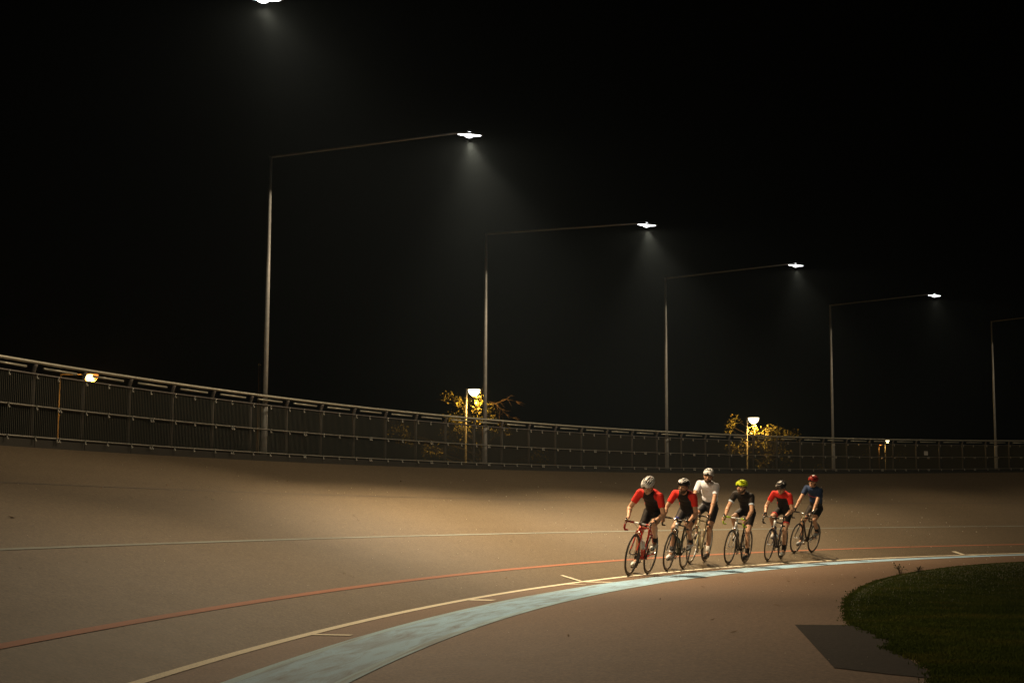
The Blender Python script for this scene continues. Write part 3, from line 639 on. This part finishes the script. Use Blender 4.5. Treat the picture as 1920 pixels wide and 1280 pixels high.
    for k in range(5): t = crank + 2 * math.pi * k / 5; tube(bm, [BBK + V(0, -.047, 0), BBK + V(math.cos(t) * .08, -.047, math.sin(t) * .08)], .007, 6)
    tube(bm, [BBK + V(0, -.06, 0), BBK + cs + V(0, -.072, 0)], [.015, .011], 8); tube(bm, [BBK + V(0, .05, 0), BBK - cs + V(0, .066, 0)], [.015, .011], 8); tube(bm, [BBK + V(0, -.06, 0), BBK + V(0, .055, 0)], .013, 10)
    ck = from_bm('crankset', bm, C.get('crank', DRK), r, True)
    for s, v in ((-1, cs), (1, -cs)):
        bm = bmesh.new(); c0 = BBK + v + V(0, s * .075, 0); tube(bm, [c0 - V(0, s * .01, 0), c0 + V(0, s * .085, 0)], .006, 8); box(bm, c0 + V(0, s * .05, -.004), (.075, .06, .016), bevel=.005); from_bm('pedal', bm, DRK, ck)
    bm = bmesh.new(); rt, rb = RA + V(0, -.04, .036), RA + V(.01, -.04, -.036); tube(bm, [rt, BBK + V(0, -.045, .096)], .004, 6); tube(bm, [rb + V(.03, 0, -.05), BBK + V(0, -.045, -.096)], .004, 6)
    for k in range(6): pass
    from_bm('chain', bm, CHN, r)
    bm = bmesh.new(); ring(bm, RA + V(0, -.036, 0), .036, [(.004, -.010), (.004, .012), (-.016, .012), (-.016, -.010)], 24); tube(bm, [RA + V(.005, -.05, -.02), RA + V(.02, -.05, -.07), RA + V(.045, -.045, -.115)], [.013, .012, .008], 8); from_bm('rear_derailleur', bm, CHN, r, True)
    for c, sx in ((crown + V(.025, 0, -.015), 1), (V(-.262, 0, .695), -1)):
        bm = bmesh.new(); tube(bm, [c + V(0, -.03, -.045), c + V(sx * .008, -.034, 0), c + V(sx * .008, 0, .018), c + V(sx * .008, .034, 0), c + V(0, .03, -.045)], [.007, .01, .011, .01, .007], 7); from_bm('brake_caliper', bm, SIL, r, True)
    for nm, pts in (('brake_cable', [bc + V(.06, -.2, -.0), bc + V(.085, -.10, .02), bc + V(.07, -.03, -.05), crown + V(.03, .01, .03)]), ('gear_cable', [bc + V(.06, .2, 0), bc + V(.10, .08, -.01), bc + V(.04, .02, -.09), V(.23, .03, .72)])):
        bm = bmesh.new(); q = [pts[0].lerp(pts[1], .5), pts[1], pts[1].lerp(pts[2], .5) + V(.006, 0, 0), pts[2], pts[3]]; tube(bm, [pts[0]] + q, .0028, 5); from_bm(nm, bm, BLK, r, True)
    if C.get('bottle'):
        bm = bmesh.new(); d = (hb - BBK).normalized(); n_ = V(-d.z, 0, d.x); b0 = BBK + d * .16 + n_ * .062; tube(bm, [b0, b0 + d * .12, b0 + d * .13, b0 + d * .15, b0 + d * .165, b0 + d * .185], [.036, .036, .030, .034, .016, .012], 14); from_bm('bottle', bm, C['bottle'], r, True)
    return r

# ------------------------------------------------------------------ riders
SKIN = [mat('skin_a', (.54, .30, .18), .5, noise=.12, scale=30), mat('skin_b', (.46, .25, .15), .5, noise=.12, scale=30)]
HAIR = mat('dark_hair', (.03, .02, .014), .7, noise=.4, scale=80); EYE = mat('eye_dark', (.02, .014, .01), .25); LIP = mat('lips', (.28, .10, .08), .5); BEARD = mat('beard', (.06, .036, .022), .85, noise=.4, scale=120)
def cloth(n, c, r=.75): return mat(n, c, r, 0, .3, noise=.12, scale=60, bump=.9, bscale=22)
CL = dict(black=cloth('black_lycra', (.006, .006, .007), .65), red=cloth('red_jersey', (.62, .022, .014)), white=cloth('white_jersey', (.74, .73, .76)), navy=cloth('blue_jersey', (.012, .032, .080)), cuff=cloth('pale_cuff', (.62, .70, .80)), grey=cloth('grey_black_lycra', (.014, .014, .017), .6), pink=cloth('red_hem', (.50, .05, .04)))
LINER = mat('helmet_liner', (.010, .010, .014), .8); STRAP = mat('strap', (.02, .02, .02), .8)
def hel(n, c, r=.35): return mat(n, c, r, coat=.5)
def ik(a, b, l1, l2, hint):
    d = b - a; L = min(d.length, (l1 + l2) * .999); d = d.normalized(); x = (l1 * l1 - l2 * l2 + L * L) / (2 * L); h = math.sqrt(max(0, l1 * l1 - x * x)); n_ = (hint - d * hint.dot(d)).normalized(); return a + d * x + n_ * h
def hand(bm, c, axis, pdir, out, wrist_off, br=.0185):
    """palm on the bar, four fingers curled round it and a thumb on the other side"""
    a = axis.normalized(); p = (pdir - a * pdir.dot(a)).normalized(); w = (out - a * out.dot(a) - p * out.dot(p)).normalized(); rot = Matrix((a, w, p)).transposed()
    pc = c + p * (br + .014); ball(bm, pc, (.043, .034, .016), rot=rot, u=12, v=8); fr = .0088
    for k, (off, endang) in enumerate(((.032, 195), (.011, 215), (-.011, 210), (-.031, 180))):
        prev = None
        for t in range(6):
            an = R(25 + (endang - 25) * t / 5); rad = br + fr * .9; q = c + a * off + (p * math.cos(an) + w * math.sin(an)) * rad
            if prev is not None: caps(bm, prev, q, fr * (1.12 - .05 * t), fr * (1.07 - .05 * t), 8)
            prev = q
    prev = None
    for t in range(4):
        an = R(-30 - 105 * t / 3); q = c + a * (.030 + .010 * t) + (p * math.cos(an) + w * math.sin(an)) * (br + .010)
        if prev is not None: caps(bm, prev, q, .0115 - .001 * t, .0105 - .001 * t, 8)
        prev = q
    wr = pc + wrist_off; caps(bm, pc + wrist_off * .25, wr, .024, .024, 10); return wr, pc
def helmet(par, hc, f, l, u, shell, accent, patt):
    a, b, c = .138, .099, .108; o = hc + u * .036 - f * .012; NV, NT = 43, 34; bm = bmesh.new(); grid = {}
    for i in range(NT + 1):
        t = math.pi * (.02 + .96 * i / NT)
        for j in range(NV + 1):
            v = -1 + 2 * j / NV; ph = v * R(97)
            fx = a * math.cos(t) * (1.06 if t > math.pi / 2 else 1.0); ly = b * math.sin(ph) * (math.sin(t) ** .62); uz = c * math.cos(ph) * (math.sin(t) ** .62) + (.010 if t < .6 else 0)
            grid[i, j] = bm.verts.new(o + f * fx + l * ly + u * max(uz, -.028 - .014 * (t / math.pi)))
    for i in range(NT):
        for j in range(NV):
            v = abs(-1 + 2 * (j + .5) / NV); t = (i + .5) / NT; band = v / .205; k = int(band + .5); dv = abs(band - k) ; vent = False
            for kc, t0, t1, hw in ((0, .08, .42, .40), (0, .50, .88, .36), (1, .10, .47, .42), (1, .54, .92, .38), (2, .13, .46, .41), (2, .52, .90, .38), (3, .20, .50, .36), (3, .58, .88, .32)):
                if k == kc and t0 < t < t1 and v < .80:
                    q = (t - t0) / (t1 - t0); wd = hw * min(1, 3.2 * q, 2.6 * (1 - q) + .15)
                    if dv < wd: vent = True
            if vent: continue
            fc = bm.faces.new((grid[i, j], grid[i, j + 1], grid[i + 1, j + 1], grid[i + 1, j])); fc.material_index = 1 if patt(t, v, k) else 0
    loose = [x for x in bm.verts if not x.link_faces]
    for x in loose: bm.verts.remove(x)
    bmesh.ops.recalc_face_normals(bm, faces=bm.faces)
    ho = from_bm('helmet', bm, [shell, accent], par, True); sm = ho.modifiers.new('thickness', 'SOLIDIFY'); sm.thickness = .016; sm.offset = -1
    bm = bmesh.new(); rot = Matrix((f, l, u)).transposed(); ball(bm, o - u * .004, (a * .90, b * .90, c * .86), rot=rot, u=20, v=14)
    for x in [x for x in bm.verts if (x.co - o).dot(u) < -.02]: x.co += u * (-.02 - (x.co - o).dot(u))
    from_bm('liner', bm, LINER, ho, True)
    bm = bmesh.new()
    for s in (-1, 1):
        ear = hc + l * s * .083 - u * .045 + f * .01; chin = hc + f * .045 - u * .118
        tube(bm, [hc + l * s * .088 + f * .06 + u * .01, ear, chin + l * s * .012], .004, 5); tube(bm, [hc + l * s * .086 - f * .05, ear], .004, 5)
    from_bm('chin_strap', bm, STRAP, par)
def rider(mw, label, Q, crank, dr=.035):
    r = empty('person', mw); tag(r, label, 'cyclist', 'cyclists riding in a line'); sk = SKIN[Q.get('skin', 0)]; al = R(Q['torso'])
    hip = V(-.285, 0, 1.035 + Q.get('lift', 0)); bL = Q.get('back', .27); d1 = V(math.cos(al + .26), 0, math.sin(al + .26)); d2 = V(math.cos(al - .26), 0, math.sin(al - .26)); mid = hip + d1 * bL; shc = mid + d2 * bL; yv = V(0, 1, 0)
    def rot(d): return Matrix((d, yv, d.cross(yv))).transposed()
    tw = Q.get('sway', 0.0)
    sh = {s: shc + V(-.02, s * Q.get('sw', .166), -.015) for s in (-1, 1)}; hj = {s: hip + V(.0, s * .088, -.01) for s in (-1, 1)}
    def torso(bm, g, pelvis=True, chest=True):
        if pelvis: ball(bm, hip + d1 * .0, (.115 + g, .158 + g, .120 + g), rot=rot(d1), u=20, v=14); ball(bm, hip.lerp(mid, .42), (.12 + g, .146 + g, .110 + g), rot=rot(d1), u=20, v=14)
        if chest:
            ball(bm, hip.lerp(mid, .62), (.115 + g, .146 + g, .110 + g), rot=rot(d1), u=20, v=14); ball(bm, mid + d2 * .04, (.17 + g, .160 + g, .116 + g), rot=rot((d1 + d2).normalized()), u=20, v=14)
            ball(bm, shc - d2 * .07, (.13 + g, .168 + g, .100 + g), rot=rot(d2), u=20, v=14); caps(bm, sh[-1], sh[1], .054 + g, .054 + g)
    bm = bmesh.new(); torso(bm, -.004)
    # arms and hands
    wr, elb, glv = {}, {}, {}
    for s in (-1, 1):
        if Q['hands'] == 'hood': c, ax, pd, wo = V(.443, s * .205, .940 - dr), V(1, 0, .25), V(-.15, 0, 1), V(-.062, s * .006, .012)
        elif Q['hands'] == 'top': c, ax, pd, wo = V(.385, s * .165, .925 - dr), V(.05, s, 0), V(-.4, 0, 1), V(-.06, s * .004, .03)
        else: c, ax, pd, wo = V(.490, s * .205, .868 - dr), V(.35, 0, 1), V(-1, 0, .35), V(-.06, s * .012, .026)
        gb = bmesh.new() if Q.get('gloves') else None
        wr[s], pc = hand(bm, c, ax, pd, V(0, s, 0) if Q['hands'] != 'top' else V(1, 0, 0), wo)
        elb[s] = ik(sh[s], wr[s], .305, .275, V(-.6, s * Q.get('elbow', .55), -.35)); caps(bm, sh[s], elb[s], .048, .040); caps(bm, elb[s], wr[s], .041, .026); ball(bm, elb[s].lerp(wr[s], .28), (.044, .044, .05), u=10, v=8)
        if gb is not None:
            a_ = ax.normalized(); ball(gb, pc, (.052, .045, .026), rot=Matrix((a_, (V(0, s, 0) if Q['hands'] != 'top' else V(1, 0, 0)), pd.normalized())).transposed(), u=12, v=8); cone(gb, pc, wr[s] + (wr[s] - pc) * .3, .032, .031, 12); glv[s] = gb
    # legs
    cs = V(math.cos(crank), 0, math.sin(crank)) * .17; knee, ank, ped = {}, {}, {}
    for s, v in ((-1, cs), (1, -cs)):
        ped[s] = BBK + v + V(0, s * .125, .012); fp_ = R(Q.get('toe', 14)) * (1.0 if v.z > 0 else .45) * (1) ; bk = V(-math.cos(fp_), 0, math.sin(fp_)); ank[s] = ped[s] + bk * .125 + V(0, 0, .075)
        knee[s] = ik(hj[s], ank[s], .435 * Q.get('leg', 1), .45 * Q.get('leg', 1), V(1, s * .10 + Q.get('knee', 0) * s, .25)); caps(bm, hj[s], knee[s], .080, .053); caps(bm, knee[s], ank[s], .050, .035)
        sd = (ank[s] - knee[s]).normalized(); bkd = V(-1, 0, 0) - sd * V(-1, 0, 0).dot(sd); ball(bm, knee[s].lerp(ank[s], .30) + bkd.normalized() * .018, (.048, .047, .11), rot=rot(sd) @ Matrix.Rotation(R(90), 3, 'Y'), u=12, v=10); ball(bm, knee[s] + V(.012, 0, .006), .052, u=12, v=8)
        caps(bm, ank[s], ped[s] + V(.02, 0, .03), .034, .03)
    # head
    hp, hy, hr = R(Q['head'][0]), R(Q['head'][1]), R(Q['head'][2]); HR = Matrix.Rotation(hy, 3, 'Z') @ Matrix.Rotation(hp, 3, 'Y') @ Matrix.Rotation(hr, 3, 'X'); f, l, u = HR @ V(1, 0, 0), HR @ V(0, 1, 0), HR @ V(0, 0, 1)
    nb = shc + V(.015, 0, .03); hc = nb + V(*Q['hoff']); hs = 1.0
    H = lambda x, y, z: hc + f * x + l * y + u * z
    caps(bm, nb - V(.02, 0, .03), H(-.03, 0, -.06), .060, .054); RH = Matrix((f, l, u)).transposed()
    ball(bm, hc, (.098, .076, .106), rot=RH, u=20, v=16); ball(bm, H(.028, 0, -.068), (.066, .057, .058), rot=RH, u=16, v=12); ball(bm, H(.066, 0, -.100), (.026, .028, .022), rot=RH); ball(bm, H(.082, 0, .018), (.020, .052, .012), rot=RH)
    caps(bm, H(.096, 0, .002), H(.116, 0, -.034), .010, .016, 8); ball(bm, H(.094, 0, -.066), (.012, .024, .010), rot=RH)
    for s in (-1, 1): ball(bm, H(-.004, s * .078, -.022), (.019, .010, .030), rot=RH); ball(bm, H(.064, s * .038, -.030), (.026, .024, .022), rot=RH); ball(bm, H(.080, s * .032, -.008), .012)
    remeshed('body', bm, sk, r, .0062, 3, .45)
    for s in (-1, 1):
        b2 = bmesh.new(); ball(b2, H(.0865, s * .032, -.008), (.009, .015, .0075), rot=RH, u=10, v=8); from_bm('eye', b2, EYE, r, True)
    b2 = bmesh.new(); ball(b2, H(.1015, 0, -.0665), (.006, .022, .005), rot=RH, u=10, v=6); from_bm('mouth', b2, LIP, r, True)
    b2 = bmesh.new(); ball(b2, H(-.014, 0, -.004), (.096, .0800, .104), rot=RH, u=20, v=14); from_bm('hair', b2, HAIR, r, True)
    if Q.get('beard'):
        b2 = bmesh.new(); ball(b2, H(.030, 0, -.083), (.067, .0605, .050), rot=RH, u=16, v=12); ball(b2, H(.070, 0, -.103), (.029, .032, .026), rot=RH); ball(b2, H(.098, 0, -.052), (.012, .030, .007), rot=RH); remeshed('beard', b2, BEARD, r, .006, 2)
    helmet(r, hc, f, l, u, *Q['helmet'])
    # jersey with clean sleeve ends
    bm = bmesh.new(); torso(bm, .008, False); sl = Q.get('sleeve', .62)
    for s in (-1, 1): cone(bm, sh[s], sh[s].lerp(elb[s], sl), .066, .055, 16)
    cone(bm, nb - V(.03, 0, .05), nb.lerp(hc, .22), .072, .062, 16)
    j = remeshed('jersey', bm, Q['jersey'], r, .009, 2); me = j.data; n_ = len(me.polygons); ce = np.empty(n_ * 3); me.polygons.foreach_get('center', ce); ce = ce.reshape(-1, 3); no = np.empty(n_ * 3); me.polygons.foreach_get('normal', no); no = no.reshape(-1, 3); mi = np.zeros(n_, dtype=np.int32)
    al_ = ((ce - np.array(hip)) @ np.array((shc - hip).normalized())) / (shc - hip).length; fr = no @ np.array((shc - hip).normalized().cross(yv)) ; front = (ce - np.array(hip)) @ np.array((shc - hip).normalized().cross(yv))
    st = Q.get('style')
    if st == 'kit': mi[(np.abs(ce[:, 1]) < .128 - .045 * np.clip((al_ - .75) / .3, 0, 1)) & (front < .035)] = 1
    if st == 'kit_side': mi[(np.abs(ce[:, 1]) < .130 - .02 * np.clip((al_ - .75) / .3, 0, 1)) & (front < .055) & (al_ < .93)] = 1
    if st == 'stripe': mi[(np.abs(al_ - .63 - .05 * ce[:, 1]) < .013) & (front < .02) & (np.abs(ce[:, 1]) < .15)] = 1
    if st == 'cuff':
        for s in (-1, 1):
            e = np.array(sh[s].lerp(elb[s], sl)); dd = np.array((elb[s] - sh[s]).normalized()); t = (ce - e) @ dd; rr = np.linalg.norm((ce - e) - t[:, None] * dd, axis=1); mi[(t > -.030) & (rr < .075)] = 1
    me.polygons.foreach_set('material_index', mi)
    # shorts, socks, shoes
    bm = bmesh.new(); torso(bm, .004, True, False)
    for s in (-1, 1): cone(bm, hj[s], hj[s].lerp(knee[s], Q.get('short', .70)), .092, .0685, 18)
    so = remeshed('shorts', bm, Q['shorts'], r, .009, 2)
    if Q.get('hem'):
        for s in (-1, 1):
            b2 = bmesh.new(); cone(b2, hj[s].lerp(knee[s], Q.get('short', .70) - .06), hj[s].lerp(knee[s], Q.get('short', .70) + .005), .074, .071, 18); from_bm('shorts_hem', b2, Q['hem'], r, True)
    for s in (-1, 1):
        if Q.get('sock'):
            b2 = bmesh.new(); cone(b2, ank[s] + V(0, 0, -.02), ank[s].lerp(knee[s], .30), .040, .043, 14); from_bm('sock', b2, Q['sock'], r, True)
        fd = (ped[s] - (ank[s] - V(0, 0, .075))).normalized(); b2 = bmesh.new(); heel = ank[s] - V(0, 0, .045) - fd * .045; bal = ped[s] + V(0, 0, .034); toe = ped[s] + fd * .085 + V(0, 0, .024); up = fd.cross(V(0, -1, 0))
        caps(b2, heel, bal, .036, .040); ball(b2, bal, (.06, .046, .034), rot=Matrix((fd, yv, fd.cross(yv))).transposed()); caps(b2, bal, toe, .037, .026); cone(b2, ank[s] - V(0, 0, .05), ank[s] + V(0, 0, .005), .042, .043, 14)
        sho = remeshed('shoe', b2, Q['shoe'], r, .007, 3)
        b2 = bmesh.new(); tube(b2, [heel - V(0, 0, .034) + fd * -.01, ped[s] + V(0, 0, -.002) - fd * .03, ped[s] + V(0, 0, -.001) + fd * .03, toe + V(0, 0, -.022)], [.026, .028, .034, .02], 10); from_bm('sole', b2, DRK, sho, True)
    for s, gb in glv.items(): remeshed('glove', gb, Q['gloves'], r, .007, 2)
    if Q.get('watch'):
        s = Q['watch']; b2 = bmesh.new(); dv = (elb[s] - wr[s]).normalized(); cone(b2, wr[s] + dv * .015, wr[s] + dv * .045, .031, .032, 14); from_bm('wristband', b2, Q.get('watch_m', DRK), r, True)
    return r
def place(fpx, fpy, rpx, leanr):
    """front contact from the photo, rear contact one wheelbase back along the track"""
    Fp, s, uf = on_track(fpx, fpy); best = None; base = tangent(s)
    for k in np.arange(-25, 40, .5):
        d = Matrix.Rotation(R(float(k)), 3, 'Z') @ base; q = Fp + d * .99; s2, u2 = su(q.x, q.y); q = P(s2, u2); e = abs(project(q)[0] - rpx)
        if best is None or e < best[0]: best = (e, q, u2, k)
    Rp = best[1]; fw = (Fp - Rp).normalized(); side = V(0, 0, 1).cross(fw).normalized(); up = fw.cross(side) ; 
    a = R(leanr); up2 = Matrix.Rotation(-a, 3, fw) @ up; side2 = up2.cross(fw)
    o = (Fp + Rp) / 2; return Matrix(((fw.x, side2.x, up2.x, o.x), (fw.y, side2.y, up2.y, o.y), (fw.z, side2.z, up2.z, o.z), (0, 0, 0, 1))), (s, uf, best[2], best[3])
redp = paint('red_frame', (.50, .025, .015)); grn = paint('dark_green_frame', (.014, .028, .018)); crm = paint('cream_frame', (.55, .48, .30)); gry = paint('grey_white_frame', (.30, .29, .27)); nvy = paint('navy_frame', (.012, .016, .04)); blk = paint('black_frame', (.014, .013, .012))
lime = mat('lime_tape', (.36, .52, .03), .6); blkt = mat('black_tape', (.014, .014, .014), .7); redt = mat('red_tape', (.34, .02, .015), .6); whtt = mat('white_tape', (.70, .68, .62), .6); blu = paint('blue_cap', (.02, .06, .42))
RID = [
 dict(px=(1178.6, 1078.5, 1213.7), lean=11, crank=-80, bike=dict(drop=.095, frame=redp, fork=redp, fork_tip=DRK, tape=redt, tape2=redt, hood=DRK, bar=WHT, stem=DRK, bottle=WHT, panel=WHT),
  bl='red racing bicycle with red bar tape leading the line', rl='cyclist in red and black kit leading the line, head bowed under a silver-white helmet',
  q=dict(torso=33, hands='hood', head=(34, -8, 4), hoff=(.105, -.012, .085), helmet=(hel('silver_white_helmet', (.66, .65, .62)), LINER, lambda t, v, k: k in (1,) and .40 < t < .60), jersey=[CL['red'], CL['black']], style='kit', shorts=CL['black'], shoe=mat('pale_shoe', (.62, .60, .52), .45), sock=CL['black'], watch=1, skin=0)),
 dict(px=(1249.6, 1069.5, 1280), lean=10, crank=-40, bike=dict(frame=grn, head=WHT, fork=DRK, tape=blkt, hood=DRK, bar=SIL, cap=blu, bottle=grn),
  bl='dark green racing bicycle with a white head tube and blue headset cap', rl='bearded cyclist in red and black kit looking ahead, hands in the drops',
  q=dict(torso=34, hands='drop', head=(4, -8, 3), hoff=(.115, 0, .10), beard=True, helmet=(hel('black_white_helmet', (.70, .69, .66)), hel('helmet_black', (.015, .015, .016)), lambda t, v, k: v > .52 or (k == 1 and t > .3)), jersey=[CL['red'], CL['black']], style='kit', shorts=CL['grey'], shoe=mat('white_shoe', (.78, .76, .74), .4), sock=CL['black'], skin=1)),
 dict(px=(1292.7, 1056, 1320.6), lean=10, crank=100, bike=dict(frame=crm, fork=crm, tape=blkt, hood=DRK, bar=DRK, silver_rim=True, post=SIL),
  bl='cream racing bicycle under the rider in white, behind the dark green bicycle', rl='bearded cyclist in a white short-sleeved jersey and white helmet sitting tall',
  q=dict(torso=49, lift=.02, back=.285, hands='hood', head=(6, 10, 0), hoff=(.085, .012, .125), beard=True, helmet=(hel('white_helmet', (.74, .73, .71)), hel('white_helmet_grey', (.42, .42, .42)), lambda t, v, k: v > .80), jersey=[CL['white']], shorts=CL['grey'], shoe=mat('dark_shoe', (.04, .035, .03), .5), sock=mat('pale_sock', (.6, .57, .5), .8), skin=1, leg=1.03, sleeve=.6)),
 dict(px=(1365, 1057, 1395.6), lean=8.5, crank=88, bike=dict(frame=blk, head=WHT, fork=gry, tape=lime, tape2=lime, hood=DRK, bar=WHT, stem=SIL, crank=DRK),
  bl='black and silver racing bicycle with lime green bar tape', rl='bearded cyclist in black with pale blue cuffs and a fluorescent yellow helmet',
  q=dict(torso=38, hands='drop', head=(8, -14, 3), hoff=(.105, -.01, .11), beard=True, helmet=(hel('yellow_helmet', (.62, .72, .02)), hel('yellow_helmet_dark', (.40, .5, .02)), lambda t, v, k: v > .86), jersey=[CL['black'], CL['cuff']], style='cuff', shorts=CL['black'], shoe=mat('black_shoe', (.03, .03, .03), .4), sock=CL['black'], skin=0, leg=1.01)),
 dict(px=(1438.7, 1050.6, 1463.9), lean=9.5, crank=98, bike=dict(frame=nvy, head=WHT, fork=nvy, tape=blkt, tape2=whtt, hood=DRK, bar=DRK, bottle=SIL),
  bl='dark blue racing bicycle with white tape on the bar tops', rl='cyclist in red and black kit with dark gloves and a black helmet, head bowed',
  q=dict(torso=40, hands='hood', head=(30, -4, 2), hoff=(.10, 0, .10), helmet=(hel('black_helmet', (.02, .02, .022)), hel('black_helmet_white', (.68, .66, .64)), lambda t, v, k: (k == 0 and .40 < t < .62) or (k == 2 and .44 < t < .52)), jersey=[CL['red'], CL['black']], style='kit_side', shorts=CL['black'], hem=CL['pink'], shoe=mat('pale_grey_shoe', (.55, .53, .48), .45), sock=CL['black'], gloves=CL['black'], skin=0, leg=1.02, lift=.015)),
 dict(px=(1489, 1036, 1521.4), lean=12, crank=-48, bike=dict(frame=blk, head=crm, fork=blk, tape=blkt, hood=DRK, bar=SIL, crank=SIL, stem=SIL),
  bl='black racing bicycle at the tail of the line, set highest on the banking', rl='cyclist in a dark blue jersey with a thin red chest stripe and a red helmet',
  q=dict(torso=50, lift=.01, back=.28, hands='hood', head=(10, -4, 0), hoff=(.085, 0, .125), helmet=(hel('red_helmet', (.28, .016, .012)), hel('red_helmet_white', (.70, .66, .62)), lambda t, v, k: k == 0 and .38 < t < .60), jersey=[CL['navy'], CL['pink']], style='stripe', shorts=CL['black'], shoe=mat('grey_shoe', (.30, .30, .29), .45), sock=CL['black'], gloves=CL['black'], watch=1, watch_m=SIL, skin=1, leg=1.02)),
]
for Rr in RID:
    mw, info = place(*Rr['px'], Rr['lean']); print('rider', [round(float(x), 2) for x in info], [round(v) for v in project(mw.translation)])
    bicycle(mw, Rr['bl'], Rr['bike'], R(Rr['crank'])); rider(mw, Rr['rl'], Rr['q'], R(Rr['crank']), Rr['bike'].get('drop', .035))
# ------------------------------------------------------------------ thin night air that shows the light under the lamps
bm = bmesh.new(); box(bm, (0, 40, 10.0), (900, 900, 23.0)); hz = from_bm('haze', bm, bpy.data.materials.new('haze'))
tag(hz, 'thin night air glowing faintly under the lamps', 'haze', kind='stuff'); hm = hz.data.materials[0]; hm.use_nodes = True; nt = hm.node_tree; nt.nodes.clear()
ho = nt.nodes.new('ShaderNodeOutputMaterial'); hv = nt.nodes.new('ShaderNodeVolumePrincipled'); hv.inputs['Color'].default_value = (.66, .84, 1.0, 1); hv.inputs['Density'].default_value = HAZE; hv.inputs['Anisotropy'].default_value = 0.2
nt.links.new(hv.outputs[0], ho.inputs['Volume'])
